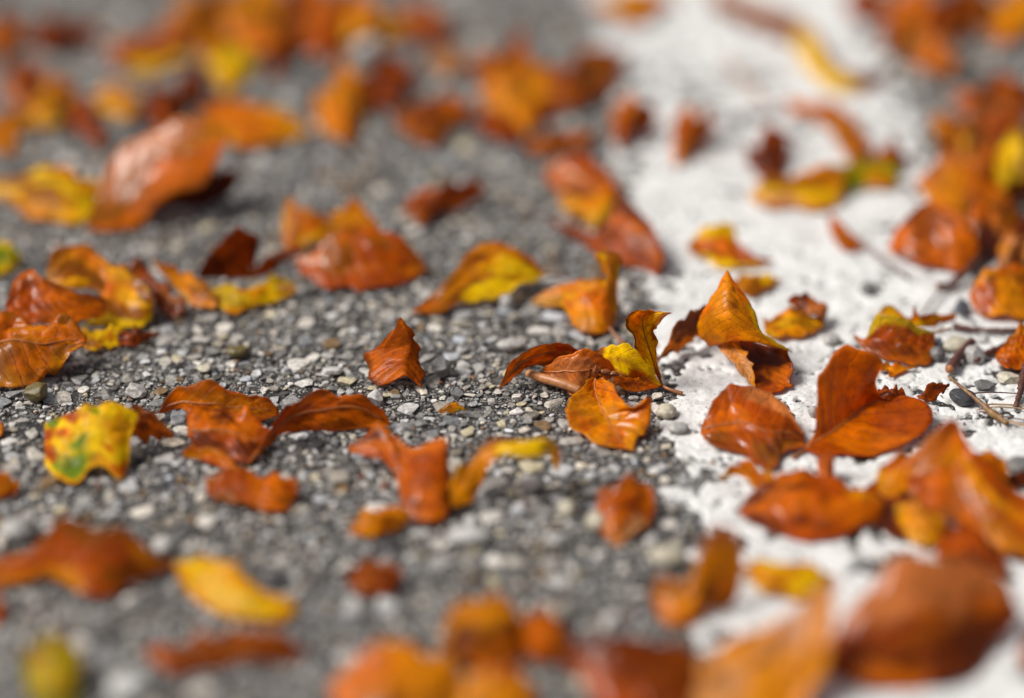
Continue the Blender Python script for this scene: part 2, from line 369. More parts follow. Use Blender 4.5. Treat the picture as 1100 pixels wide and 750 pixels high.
# the painted line's two edges, in road coordinates
def lineX(p, q):
    a, b = G(*p, 0, 0), G(*q, 0, 0)
    return lambda Y: a[0]+(b[0]-a[0])*(Y-a[1])/(b[1]-a[1])
XL = lineX((712, 430), (640, 50)); XR = lineX((1140, 430), (958, 50))
def paint_cover(X, Y):
    """>0 inside the line, in metres from its worn edge"""
    dl = X-XL(Y)+(fbm(X*42, Y*42, 3)-.5)*.030+(noise(X*230, Y*230, 5)-.5)*.009+.002
    dr = XR(Y)-X+(fbm(X*55, Y*55, 8)-.5)*.036+(noise(X*260, Y*260, 6)-.5)*.008
    return np.minimum(dl, dr)
Y0, Y1 = GY(800)-.02, GY(-45)+.05
X0, X1 = -.48, .48
def build_asphalt():
    xs = np.concatenate([-np.geomspace(60, .6, 16), np.arange(X0-.1, X1+.1, .004), np.geomspace(.6, 60, 16)])
    ys = np.concatenate([-np.geomspace(60, .3, 14), np.arange(.35, Y1+.1, .004), np.geomspace(Y1+.15, 90, 18)])
    XX, YY = np.meshgrid(xs, ys)
    ZZ = (fbm(XX*40, YY*40, 21)-.5)*.0012*((np.abs(XX) < .7) & (YY > .2) & (YY < Y1+.2)) - .0004
    nv, nu = XX.shape
    idx = np.arange(nv*nu).reshape(nv, nu)
    BF = np.stack([idx[:-1, :-1], idx[:-1, 1:], idx[1:, 1:], idx[1:, :-1]], -1).reshape(-1, 4)
    BV = np.stack([XX, YY, ZZ], -1).reshape(-1, 3)
    r = np.random.default_rng(11)
    occ = np.zeros((int((Y1-Y0)/.0005)+3, int((X1-X0)/.0005)+3), dtype=bool)
    Vs, Fs, Cs = [BV], [], [np.tile([[.1, .1, .1, 0]], (len(BV), 1))]
    off = len(BV)
    def layer(sp, keep, rmin, rmax, ya, yb, sub, top, mark, keepout=.0):
        nonlocal off
        gx = np.arange(X0, X1, sp); gy = np.arange(ya, yb, sp)
        A, B = np.meshgrid(gx, gy); A = A.ravel()+r.uniform(-.5, .5, A.size)*sp; B = B.ravel()+r.uniform(-.5, .5, B.size)*sp
        k = r.random(A.size) < keep
        hw = (.30+.12*(B/1.7)); k &= np.abs(A) < hw*1.25
        k &= paint_cover(A, B) < .004
        A, B = A[k], B[k]
        ii = np.clip(((B-Y0)/.0005).astype(int), 0, occ.shape[0]-1); jj = np.clip(((A-X0)/.0005).astype(int), 0, occ.shape[1]-1)
        f = ~occ[ii, jj]; A, B, ii, jj = A[f], B[f], ii[f], jj[f]
        rad = rmin+(rmax-rmin)*r.random(len(A))**1.7
        if mark:
            order = np.argsort(-rad); ok = []
            for q in order:
                k_ = int(rad[q]*1.0/.0005)
                a0, a1, b0, b1 = max(ii[q]-k_, 0), ii[q]+k_+1, max(jj[q]-k_, 0), jj[q]+k_+1
                if occ[ii[q], jj[q]]: continue
                occ[a0:a1, b0:b1] = True; ok.append(q)
            ok = np.array(ok); A, B, rad = A[ok], B[ok], rad[ok]
        n = len(A)
        vid = r.integers(0, 14, n)
        vars_ = [chip(sub, r, 9, .38, .8) for _ in range(14)]
        for w in range(14):
            s = vid == w; m = s.sum()
            if not m: continue
            V, F = vars_[w]; th = r.uniform(0, 2*math.pi, m); sx = rad[s]*r.uniform(.85, 1.35, m); sy = rad[s]*r.uniform(.75, 1.1, m); sz = rad[s]*r.uniform(.5, .8, m)
            x = V[None, :, 0]*sx[:, None]; y = V[None, :, 1]*sy[:, None]; z = V[None, :, 2]*sz[:, None]
            tx, ty = r.normal(0, .12, m)[:, None], r.normal(0, .12, m)[:, None]
            z = np.minimum(z, .42*sz[:, None])+x*tx*.5+y*ty*.5
            xx = x*np.cos(th)[:, None]-y*np.sin(th)[:, None]+A[s][:, None]; yy = x*np.sin(th)[:, None]+y*np.cos(th)[:, None]+B[s][:, None]
            tp = r.uniform(top*.45, top, m)
            zz = z+(tp-sz*.42)[:, None]
            Vs.append(np.stack([xx, yy, zz], -1).reshape(-1, 3))
            nvv = len(V); Fs.append((F[None]+off+(np.arange(m)*nvv)[:, None, None]).reshape(-1, 3)); off += m*nvv
            g = np.clip(r.normal(.37, .19, m), .04, .80); g = np.where(r.random(m) < .10, r.uniform(.62, .85, m), g)
            warm = r.normal(.03, .05, m)
            cc = np.stack([g*(1.02+warm), g*(.99+warm*.2), g*(.95-warm), np.ones(m)], 1)
            br = r.random(m) < .04; cc[br, :3] = np.array([.24, .15, .07]); br = r.random(m) < .03; cc[br, :3] = np.array([.62, .54, .36])
            Cs.append(np.repeat(cc, nvv, 0))
    fa, fb = GY(560), GY(300)
    layer(.0095, .62, .0030, .0074, fa, fb, 3, .0017, True)
    layer(.0100, .55, .0030, .0075, Y0, fa, 2, .0016, True)
    layer(.0100, .55, .0030, .0075, fb, Y1, 2, .0016, True)
    layer(.0042, .9, .0015, .0030, fa, fb, 2, .0013, True)
    layer(.0045, .9, .0017, .0030, Y0, fa, 1, .0013, True)
    layer(.0045, .9, .0017, .0030, fb, Y1, 1, .0013, True)
    layer(.0021, .85, .0005, .0011, fa, fb, 1, .0009, False)
    layer(.0026, .8, .0009, .0014, Y0, fa, 1, .0012, False)
    layer(.0032, .8, .0010, .0016, fb, Y1, 1, .0012, False)
    layer(.0012, .7, .00035, .0007, GY(490), GY(355), 1, .0006, False)
    SV = np.concatenate(Vs); SF = np.concatenate(Fs)
    smooth = np.concatenate([np.ones(len(BF), bool), np.zeros(len(SF), bool)])
    me = mesh_np('asphalt', SV, [BF, SF], [MASPH, MSTONE], smooth, cols=np.concatenate(Cs), matidx=np.concatenate([np.zeros(len(BF), int), np.ones(len(SF), int)]))
    o = link('asphalt_road', me); tag(o, 'grey asphalt road surface with pale stone chippings set in dark binder', 'road', kind='structure')
    print('asphalt faces', len(SF))
def build_line():
    st = .0011
    ys = np.arange(Y0-.05, Y1+.15, st); us = np.arange(-.03, .345, st)
    U, YY = np.meshgrid(us, ys); XX = XL(YY)+U
    k = paint_cover(XX, YY)
    lump = fbm(XX*95, YY*95, 40, 3); big = fbm(XX*22, YY*22, 44, 3)
    cell = noise(XX*260, YY*260, 47)
    Z = .0009+(lump-.5)*.0007+(big-.5)*.0006+(cell-.5)*.0006
    Z += (noise(XX*560, YY*560, 49)-.5)*.0005
    pit = fbm(XX*150, YY*150, 52, 3)*.6+big*.4
    Z -= np.clip((pit-.615+.10*np.clip(1-k/.03, 0, 1)+.10*(fbm(XX*9, YY*9, 77, 2)-.5))/.05, 0, 1)*.0028
    crack = np.abs(fbm(XX*38+5, YY*38, 58, 4)-.5)
    Z -= np.clip((.012-crack)/.006, 0, 1)*.0024*np.clip((noise(XX*24, YY*24, 61)-.45)/.1, 0, 1)
    Z = np.where(k < .004, Z-(.004-k)*1.1, Z)
    ok = k > -.004
    nv, nu = XX.shape; idx = np.arange(nv*nu).reshape(nv, nu)
    F = np.stack([idx[:-1, :-1], idx[:-1, 1:], idx[1:, 1:], idx[1:, :-1]], -1).reshape(-1, 4)
    F = F[ok.ravel()[F].all(1)]
    V = np.stack([XX, YY, Z], -1).reshape(-1, 3)
    used = np.unique(F); rm = np.full(len(V), -1); rm[used] = np.arange(len(used))
    me = mesh_np('painted_line', V[used], rm[F], [MPAINT], True)
    o = link('painted_line', me); tag(o, 'thick white painted road line with worn ragged edges and small dark pits', 'road marking', kind='structure')
def build_litter():
    r = np.random.default_rng(5); Vs, Fs, Cs = [], [], []; off = 0
    n = 2600
    X = r.uniform(X0, X1, n); Y = r.uniform(Y0, Y1, n); clump = fbm(X*14, Y*14, 91, 3); k = clump > .47
    X, Y = X[k], Y[k]; V, F = ICO[1]
    for x, y in zip(X, Y):
        a = r.uniform(.0004, .0017)*(1 if r.random() < .9 else 1.8); el = r.uniform(.2, .8)
        q = (V*r.uniform(.6, 1.3, V.shape))*np.array([a, a*el, a*.28]); th = r.uniform(0, math.pi); tl = r.normal(0, .3)
        q[:, 2] += q[:, 0]*tl
        q = np.stack([q[:, 0]*math.cos(th)-q[:, 1]*math.sin(th)+x, q[:, 0]*math.sin(th)+q[:, 1]*math.cos(th)+y, q[:, 2]+.0019], 1)
        c = [(.34, .13, .03), (.14, .06, .025), (.5, .26, .08), (.07, .04, .03), (.40, .09, .02)][r.integers(0, 5)]
        Vs.append(q); Fs.append(F+off); off += len(V); Cs.append(np.tile([*c, 1.], (len(V), 1)))
    o = link('leaf_litter', mesh_np('leaf_litter', np.concatenate(Vs), np.concatenate(Fs), [MSTONE], False, cols=np.concatenate(Cs)))
    tag(o, 'tiny brown leaf crumbs and grit strewn over the road and the white line', 'litter', kind='stuff')
build_asphalt(); build_line(); build_litter()

# ------------------------------------------------------------------ leaves: in focus, centre of the picture
leaf('dark red brown leaf curling at the left of the centre clump, its tip on stones',
     [(535, 420, 0), (541, 404, 8), (552, 386, 16), (568, 376, 20), (589, 369, 20), (612, 372, 16), (637, 380, 9)],
     [(535, 420, 0), (545, 412, 2), (556, 404, 4), (567, 399, 5), (585, 393, 5), (605, 388, 5), (637, 383, 8)], b=3, c='OR', rib=True, wet=.7, wr=.5)
leaf('wet orange leaf with raised veins just above the thick tan stem in the clump',
     [(580, 399, 4), (588, 391, 11), (602, 381, 18), (620, 377, 21), (638, 379, 20), (655, 390, 13), (663, 402, 6)],
     [(580, 401, 3), (592, 412, 2), (604, 418, 1), (617, 424, 1), (634, 416, 3), (650, 410, 4), (663, 402, 6)], b=3, c='POO', rib=True, wet=1., wr=.7, quilt=.7)
leaf('half yellow half pinkish brown leaf at the right of the centre clump',
     [(637, 380, 14), (647, 372, 18), (660, 367, 23), (678, 370, 25), (693, 384, 19), (703, 399, 11), (710, 414, 2)],
     [(637, 384, 11), (645, 393, 8), (655, 400, 6), (668, 407, 5), (685, 411, 3), (698, 413, 2), (710, 415, 2)], b=3, c='PN', rim=(1, 'Y', .85, .16, 1.2), wet=.8, wr=.5,
     parts=[dict(name='folded_edge', e1=[(658, 404, 7), (672, 405, 8), (690, 407, 6), (709, 413, 2)], e2=[(660, 413, 3), (672, 420, 1), (694, 422, 0), (711, 416, 1)], c='RO', wet=.8, wr=.4, b=1)])
leaf('upright olive yellow leaf with brown streaked margins, its stalk end on the white line',
     [(711, 415, 1), (703, 401, 8), (692, 385, 19), (681, 367, 29), (674, 346, 40), (675, 337, 44), (685, 330, 48)],
     [(712, 415, 1), (709, 398, 9), (706, 378, 20), (704, 360, 30), (707, 348, 38), (714, 341, 42), (724, 338, 43)],
     m=[(711, 415, 1), (704, 397, 7), (697, 375, 19), (691, 355, 29), (691, 341, 37), (701, 335, 42)], cr=.2, c='YA', rim=(1, 'N', .10, .5, 1.2), rim2=(2, 'N', .16, .55, 1.2), rib=True,
     stalk=[(710, 413, 1), (718, 418, 1), (733, 423, 0)], sr=.0011, wet=.5, wr=.5)
leaf('wet amber brown leaf fanning towards the viewer at the front of the centre clump',
     [(637, 403, 9), (629, 413, 10), (614, 427, 9), (609, 441, 7), (611, 453, 5), (626, 464, 3), (640, 475, 2), (656, 481, 1)],
     [(644, 402, 9), (656, 411, 13), (664, 425, 14), (678, 437, 12), (697, 430, 14), (697, 448, 8), (696, 464, 4), (685, 468, 3), (678, 486, 0)],
     m=[(641, 402, 10), (639, 417, 6), (644, 434, 4), (653, 453, 2), (662, 468, 1), (671, 484, 0)], cr=.75, c='AOA', pat=[(.62, .12, .26, 'O'), (.3, .1, .2, 'O')], rib=True, wet=1., wr=1.1, quilt=.9)
# bud husk and thick stem in the clump
st = tube('broken_stem', [G(567, 401, 3), G(582, 406, 4), (G(603, 412, 5)), G(624, 420, 4)], [.0021, .0027, .0026, .0022], MTAN, sides=12, n=20, rough=.03)
tag(st, 'thick tan broken stem lying in front of the wet orange leaf in the centre clump', 'stem')
def husk(label, px, py, h, parts, s=1.):
    o = G(px, py, h); V, F = ICO[3]
    root = bpy.data.objects.new('bud_husk', None); C.objects.link(root); root.location = (o[0], o[1], 0); tag(root, label, 'bud husk')
    for (dx, dy, dz, lx, ly, lz) in parts:
        q = V*np.array([lx, ly, lz])*.001*s
        q[:, 0] *= 1-.45*np.clip(V[:, 2], 0, 1)
        q += np.array([dx, dy, dz])*.001+np.array([0, 0, o[2]])
        q += (noise(V[:, 0]*3+dx, V[:, 2]*3+dz, 5)-.5)[:, None]*V*.0006
        link('bud_scale', mesh_np('bud_scale', q, F, [MHUSK], True), root)
    return root
husk('glossy brown split bud husk in the middle of the centre clump', 650, 406, 9,
     [(-5, 0, 4, 1.7, 1.5, 3.4), (0, 1, 3, 3.4, 1.6, 1.7), (4.5, 1, 2, 3.2, 1.4, 1.6), (-8.5, 1, 3, .7, .7, 3.4), (2, -2, -1.5, 2.8, 1.6, 1.6), (-1, -3, 1, 1.5, 1, 1.2)], 1.1)

leaf('small creased red orange leaf standing alone on the stones left of centre',
     [(430, 341, 34), (417, 357, 24), (404, 372, 15), (392, 380, 10), (394, 395, 5), (398, 408, 2), (410, 417, 0)],
     [(431, 341, 34), (446, 362, 24), (452, 386, 12), (458, 404, 4), (455, 418, 0)],
     m=[(430, 341, 34), (438, 358, 27), (440, 374, 19), (434, 392, 11), (436, 403, 7)], cr=.9, c='RO', wet=.5, wr=.4)
leaf('orange leaf with a bright yellow front margin above the white bead like pebble',
     [(442, 335, 1), (462, 318, 6), (480, 298, 14), (500, 275, 21), (515, 263, 25), (531, 258, 26), (552, 264, 24), (570, 278, 17), (586, 295, 9)],
     [(442, 337, 0), (470, 339, 0), (490, 327, 3), (510, 322, 4), (535, 319, 5), (560, 311, 6), (586, 296, 9)], b=-5, c='ON', rim=(2, 'Y', .36, .38, 1.2), pat=[(.45, .80, .22, 'Y')],
     stalk=[(584, 295, 9), (600, 296, 5), (612, 298, 2)], sr=.0011, wet=.9, wr=.8)
leaf('amber leaf with an upright curled lobe, its stalk pointing at the centre clump',
     [(572, 321, 4), (590, 311, 9), (617, 304, 15), (640, 301, 19), (655, 302, 19), (660, 322, 11), (660, 345, 3)],
     [(573, 328, 1), (600, 332, 3), (612, 348, 2), (622, 356, 1), (637, 361, 1), (650, 359, 1), (660, 350, 1)], b=3, c='AO', wet=.6,
     stalk=[(655, 352, 3), (662, 362, 1), (671, 370, 0)], sr=.0011,
     parts=[dict(name='curled_lobe', e1=[(637, 275, 34), (646, 288, 28), (652, 308, 20), (655, 330, 10), (657, 350, 2)], e2=[(650, 267, 37), (665, 278, 33), (663, 300, 22), (664, 325, 10), (661, 348, 2)], c='AN', wet=.6, b=3)])
leaf('pinkish brown glossy leaf topmost in the dark pile left of the white line',
     [(585, 184, 10), (600, 172, 17), (620, 166, 21), (640, 168, 21), (655, 186, 15), (668, 206, 9)],
     [(585, 192, 6), (595, 204, 5), (612, 210, 6), (630, 208, 8), (650, 208, 8), (666, 212, 6)], b=3, c='PR', wet=1.)
leaf('amber triangular leaf in the middle of the dark pile left of the white line',
     [(598, 213, 8), (620, 206, 13), (650, 204, 15), (664, 214, 11)], [(606, 226, 4), (620, 238, 2), (636, 247, 1), (652, 236, 5)], b=2, c='AO', wet=.4)
leaf('large arched leaf at the foot of the dark pile left of the white line',
     [(590, 234, 3), (618, 245, 6), (642, 252, 7), (658, 240, 13), (667, 212, 24), (690, 230, 22), (706, 256, 16), (715, 278, 8)],
     [(590, 240, 1), (612, 253, 1), (640, 272, 1), (660, 282, 1), (685, 289, 0), (708, 298, 0)], b=6, c='RB', wet=.5)
leaf('tall rolled ochre leaf standing like a cone on the white line right of centre',
     [(780, 291, 48), (767, 316, 38), (753, 338, 27), (749, 356, 17), (763, 374, 8)],
     [(782, 291, 48), (797, 314, 40), (812, 336, 32), (821, 358, 23), (851, 377, 13)],
     m=[(781, 291, 48), (782, 314, 42), (782, 338, 34), (786, 352, 28), (797, 366, 22)], cr=.2, c='AOA', rim2=(2, 'Y', .12, .4, 1.), pat=[(.6, .5, .13, 'N'), (.7, .25, .07, 'N')], wet=.55, wr=.3, edge=.4, rib=False,
     parts=[dict(name='rolled_inside', e1=[(788, 363, 16), (797, 383, 10), (806, 402, 6), (812, 419, 1)], e2=[(848, 377, 12), (851, 390, 8), (852, 408, 4), (842, 421, 0)],
                 m=[(818, 369, 6), (823, 386, 3), (828, 404, 1), (827, 424, 0)], c='RB', wet=.6, wr=.6),
            dict(name='pale_flap', e1=[(771, 370, 12), (778, 383, 9), (795, 400, 5), (810, 418, 0)], e2=[(790, 362, 19), (801, 378, 14), (810, 397, 9), (812, 419, 0)], c='TA', wet=.4, wr=.3, b=3)])
leaf('narrow dull brown leaf leaning against the left side of the rolled ochre cone leaf',
     [(707, 387, 2), (716, 370, 10), (727, 350, 18), (742, 336, 21), (760, 325, 20)], [(707, 388, 1), (720, 380, 3), (734, 372, 3), (750, 366, 3), (764, 352, 6)], b=3, c='NA', wet=.5,
     stalk=[(709, 385, 2), (704, 392, 1), (700, 400, 0)], sr=.0008)
leaf('wet red brown leaf with tan back margin just below the cone leaf',
     [(753, 460, 3), (762, 440, 9), (775, 426, 13), (786, 417, 16), (807, 417, 16), (830, 428, 13), (849, 445, 9), (864, 466, 3)],
     [(752, 466, 2), (762, 478, 1), (785, 487, 0), (804, 492, 0), (818, 505, 0), (834, 505, 0), (842, 487, 2), (865, 480, 0)], b=4, c='RN', rim=(1, 'P', .2, .45, 1.), wet=1., wr=1.2, rib=True)
leaf('large red orange leaf with one rounded lobe standing upright on the white line',
     [(863, 484, 0), (874, 464, 5), (878, 432, 17), (882, 405, 28), (896, 384, 36), (913, 375, 39), (932, 377, 38), (947, 388, 32), (943, 408, 22), (946, 424, 13), (954, 429, 9)],
     [(864, 485, 0), (878, 489, 0), (905, 489, 0), (932, 491, 0), (965, 482, 1), (993, 468, 3), (1002, 446, 8), (992, 430, 10), (968, 425, 10)],
     m=[(863, 484, 0), (883, 471, 2), (902, 458, 3), (918, 446, 4), (932, 435, 6), (945, 430, 8), (955, 430, 9)], cr=.8, c='RRO', rib=True, wet=.9, wr=.7,
     stalk=[(870, 480, 1), (862, 486, 0), (852, 492, 0)], sr=.001, nv=56)
leaf('tiny dark curled leaf pointing right beside the large red orange leaf on the white line',
     [(984, 426, 2), (1000, 416, 8), (1020, 412, 9)], [(987, 431, 0), (1000, 434, 0), (1020, 414, 8)], b=3, c='BR', wet=.7, nv=20, nu=11)
leaf('small brown leaf scrap tucked behind the large red orange leaf on the white line',
     [(943, 420, 5), (956, 416, 8), (967, 418, 7), (974, 427, 3)], [(943, 430, 1), (955, 433, 1), (966, 433, 1), (974, 431, 1)], b=1, c='BR', wet=.6, nv=20, nu=11)
leaf('shiny brown leaf with an olive yellow back margin beside the small dark pebbles',
     [(917, 360, 6), (930, 362, 7), (938, 348, 15), (955, 341, 20), (972, 342, 20), (990, 350, 14), (1004, 358, 9)],
     [(918, 364, 4), (932, 378, 2), (942, 381, 2), (955, 389, 0), (980, 392, 0), (1000, 391, 0), (1004, 364, 7)], b=2, c='RN', rim=(1, 'L', .24, .12, 1.2), wet=1., wr=1.2,
     stalk=[(978, 364, 9), (1000, 358, 9), (1021, 353, 10)], sr=.0006)
leaf('torn amber leaf lying behind the shiny brown leaf with the olive margin',
     [(942, 347, 3), (947, 332, 10), (962, 332, 12), (978, 341, 9), (982, 329, 16), (990, 343, 9), (1002, 333, 13), (1012, 338, 10), (1026, 333, 11)],
     [(944, 351, 2), (960, 349, 3), (985, 353, 3), (1000, 352, 3), (1018, 348, 2), (1027, 343, 3)], b=0, c='AO', wet=.5)
leaf('tiny torn orange leaf scrap in front of the shiny brown leaf with the olive margin',
     [(944, 393, 2), (954, 391, 2), (963, 393, 2), (985, 395, 0)], [(945, 401, 0), (953, 399, 0), (956, 407, 0), (968, 402, 0), (985, 396, 0)], b=0, c='OA', nv=20, nu=9, wet=.3)
leaf('large smooth red brown leaf in the upper right, left of the heart shaped one',
     [(954, 269, 2), (964, 246, 12), (973, 233, 18), (996, 216, 25), (1020, 223, 26), (1041, 242, 21), (1052, 266, 11)],
     [(955, 271, 1), (970, 277, 3), (985, 283, 3), (1005, 288, 2), (1030, 291, 2), (1046, 285, 3), (1052, 268, 10)], b=7, c='RO', wet=.9, wr=.5, rib=False)
leaf('orange leaf standing over the bluish grey pebble near the right edge of the photo',
     [(1041, 315, 7), (1050, 298, 14), (1066, 283, 21), (1085, 283, 21), (1118, 290, 16)],
     [(1042, 322, 4), (1052, 338, 1), (1075, 344, 1), (1095, 347, 0), (1122, 342, 0)], b=3, c='OR', rim=(1, 'A', .2, 0, .5), wet=.7)
leaf('orange red leaf end cut by the right edge just above the cream pebble',
     [(1069, 381, 5), (1080, 368, 9), (1095, 352, 15), (1124, 346, 15)], [(1071, 389, 2), (1083, 397, 1), (1100, 399, 0), (1128, 396, 0)], b=3, c='OR', wet=.5)
leaf('small yellow crescent leaf with a reddish inside on the white line behind the cone leaf',
     [(738, 264, 5), (748, 250, 10), (765, 243, 14), (787, 241, 14), (792, 258, 8), (810, 274, 5), (832, 279, 3)],
     [(742, 272, 1), (757, 281, 0), (772, 287, 0), (785, 288, 0), (800, 288, 0), (815, 287, 0), (832, 283, 1)], b=-6, c='RO', rim=(1, 'Y', .25, 0, .55), rim2=(2, 'Y', .25, 0, .9), wet=.6)
leaf('small ochre leaf right under the yellow crescent leaf on the white line',
     [(786, 303, 2), (797, 295, 6), (812, 291, 7), (838, 299, 3)], [(788, 312, 0), (802, 320, 0), (818, 316, 0), (838, 304, 0)], b=2, c='AN', wet=.4, nv=24, nu=13)
leaf('flat ochre yellow leaf lying on the white line right of the cone leaf',
     [(820, 347, 3), (838, 338, 6), (862, 337, 7), (886, 346, 4)], [(822, 361, 1), (836, 366, 0), (862, 365, 0), (884, 353, 2)], b=2, c='AN', wet=.5, nv=26, nu=13)
leaf('dark brown round lobed leaf perched on the flat ochre leaf on the white line',
     [(846, 323, 11), (860, 317, 14), (878, 318, 13), (889, 329, 9), (888, 340, 6)], [(848, 327, 8), (858, 334, 7), (868, 341, 6), (878, 346, 5), (887, 344, 5)], b=3, c='BP', wet=.8, nv=26, nu=13)
leaf('small dark orange leaf at the upper end of the grey brown twig',
     [(890, 228, 3), (900, 238, 7), (912, 250, 7), (936, 262, 2)], [(890, 240, 0), (893, 256, 0), (905, 270, 0), (930, 268, 0)], b=2, c='RN', wet=.5, nv=24, nu=13)

# ---- left side
leaf('crumpled wet orange brown leaf, foremost of the big pile at the left edge',
     [(-45, 350, 16), (-10, 335, 22), (20, 328, 26), (44, 340, 24), (76, 347, 21), (93, 362, 16)],
     [(-50, 408, 0), (-20, 416, 0), (10, 416, 1), (32, 414, 1), (52, 398, 6), (92, 370, 14)], b=4, c='ON', rib=True, wet=.9, wr=2.8, quilt=.7)
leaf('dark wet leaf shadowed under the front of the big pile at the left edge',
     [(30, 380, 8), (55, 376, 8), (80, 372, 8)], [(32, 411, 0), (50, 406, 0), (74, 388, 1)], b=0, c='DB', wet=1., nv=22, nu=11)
leaf('red orange leaf with a rounded back lobe behind the crumpled leaf of the left pile',
     [(5, 330, 18), (14, 304, 26), (30, 290, 30), (47, 303, 27), (78, 315, 22), (112, 320, 18)], [(8, 342, 14), (30, 345, 14), (55, 345, 14), (80, 346, 12), (113, 340, 10)], b=2, c='RO', wet=.8)
leaf('amber leaf with a bright yellow front rim at the right of the left pile',
     [(50, 292, 20), (58, 274, 26), (72, 264, 28), (94, 262, 28), (128, 282, 24), (145, 296, 20), (160, 308, 18), (166, 326, 12)],
     [(54, 305, 15), (75, 309, 15), (100, 309, 14), (118, 326, 8), (125, 342, 3), (90, 350, 3), (122, 354, 1), (150, 355, 1), (164, 340, 5)], b=2, c='AO', rim=(2, 'Y', .3, .55, 1.2), wet=.6, nv=48)
leaf('small ochre yellow leaf under the yellow rimmed leaf of the left pile',
     [(88, 354, 8), (108, 352, 8), (134, 354, 6)], [(91, 378, 0), (110, 379, 0), (136, 368, 0)], b=2, c='AY', wet=.6, nv=22, nu=11)
leaf('small dark red leaf scrap at the right foot of the left pile',
     [(126, 360, 5), (148, 354, 6), (170, 357, 3)], [(127, 371, 0), (148, 372, 0), (170, 362, 0)], b=1, c='BR', wet=.9, nv=20, nu=11)
leaf('dark red wet leaf crumpled between the left pile and the long amber leaf',
     [(136, 290, 18), (145, 278, 22), (158, 285, 19), (176, 300, 14), (200, 322, 8)], [(146, 308, 12), (158, 314, 9), (170, 330, 3), (185, 340, 1), (200, 334, 2)], b=2, c='BP', wet=1., wr=1.8)
leaf('long amber leaf slanting down to the yellow leaf, right of the left pile',
     [(165, 282, 14), (184, 290, 13), (205, 299, 11), (222, 308, 9), (234, 318, 6)], [(170, 291, 8), (186, 308, 4), (200, 322, 2), (212, 332, 0), (232, 336, 0)], b=3, c='AO', wet=.7)
leaf('yellow leaf with a pinkish rounded end, right of the long amber leaf',
     [(228, 314, 4), (245, 307, 7), (270, 309, 8), (292, 301, 10), (312, 301, 9), (319, 311, 5)], [(231, 326, 1), (247, 338, 0), (268, 334, 0), (286, 328, 0), (304, 322, 1), (319, 313, 4)], b=3, c='YL', pat=[(.5, .92, .2, 'T')], wet=.5)
leaf('dark red brown leaf standing upright behind the yellow and amber leaves on the left',
     [(211, 298, 3), (222, 275, 17), (234, 257, 27), (250, 247, 32), (268, 250, 30), (278, 256, 26)], [(216, 301, 1), (235, 300, 1), (250, 300, 1), (262, 298, 2), (271, 285, 8), (279, 260, 22)], b=2, c='BR', wet=.4)
leaf('thin orange leaf edge trailing from the upright dark leaf towards the pink glossed leaf',
     [(262, 292, 5), (280, 283, 8), (295, 272, 10), (318, 258, 12)], [(258, 302, 0), (282, 296, 1), (302, 283, 3), (320, 270, 5)], b=1, c='RO', wet=.4, nv=20, nu=9)
leaf('pointed amber leaf left behind the pink glossed leaf in the upper left',
     [(303, 240, 8), (309, 212, 22), (330, 225, 18), (350, 232, 14)], [(305, 268, 0), (320, 270, 0), (338, 262, 3), (350, 252, 6)], b=2, c='AO', wet=.5, nv=26, nu=13)
leaf('amber leaf standing right behind the pink glossed leaf in the upper left',
     [(345, 242, 12), (362, 224, 20), (385, 216, 24), (400, 232, 18), (408, 248, 12)], [(345, 262, 2), (362, 262, 3), (380, 258, 5), (395, 256, 6), (407, 252, 8)], b=1, c='AR', wet=.5, nv=26, nu=13)
leaf('broad red orange leaf with a pink gloss on top, above centre left',
     [(316, 278, 6), (338, 268, 12), (352, 248, 20), (378, 240, 24), (405, 241, 24), (430, 256, 18), (452, 276, 9), (458, 290, 4)],
     [(317, 284, 3), (333, 300, 1), (352, 311, 0), (372, 309, 0), (386, 313, 0), (415, 309, 0), (440, 303, 0), (458, 292, 2)], b=4, c='OR', rim=(2, 'R', .3, 0, 1), wet=1., wr=1.2)

leaf('red orange leaf with a scalloped back edge behind the three joined leaves left of centre',
     [(169, 444, 3), (178, 432, 8), (190, 422, 13), (215, 414, 17), (238, 414, 17), (248, 420, 14), (258, 420, 14), (270, 426, 11), (285, 428, 9), (299, 440, 4)],
     [(172, 446, 0), (190, 441, 3), (205, 447, 4), (225, 450, 4), (250, 450, 4), (278, 450, 3), (299, 446, 2)], b=2, c='OR', wet=.6, rib=True)
leaf('red brown leaf folded down its middle, lying in front of the scalloped leaf',
     [(201, 462, 6), (203, 445, 13), (217, 440, 15), (240, 436, 16), (262, 441, 14), (282, 454, 10), (297, 466, 6)],
     [(202, 470, 4), (212, 482, 2), (228, 488, 1), (245, 490, 1), (260, 498, 0), (270, 499, 0), (285, 484, 2), (297, 470, 5)], b=3, c='RO', rib=True, wet=.6, wr=1.1)
leaf('long red brown leaf with a raised back edge pointing right, left of centre',
     [(266, 499, 0), (283, 474, 6), (298, 450, 13), (312, 430, 19), (333, 420, 21), (360, 418, 21), (388, 421, 19), (408, 438, 10), (420, 456, 2)],
     [(268, 500, 0), (288, 480, 1), (305, 468, 2), (330, 463, 2), (355, 461, 2), (380, 460, 1), (400, 461, 0), (420, 458, 1)], b=2, c='RO', rib=True, wet=.8, wr=.7, nv=50)
leaf('small red orange leaf strip between the folded leaf and the bow tie shaped leaf',
     [(196, 486, 4), (214, 482, 6), (235, 488, 5), (256, 500, 3), (272, 510, 1)], [(198, 494, 0), (215, 496, 0), (235, 503, 0), (255, 512, 0), (270, 514, 0)], b=2, c='OR', wet=.5, nv=24, nu=11)
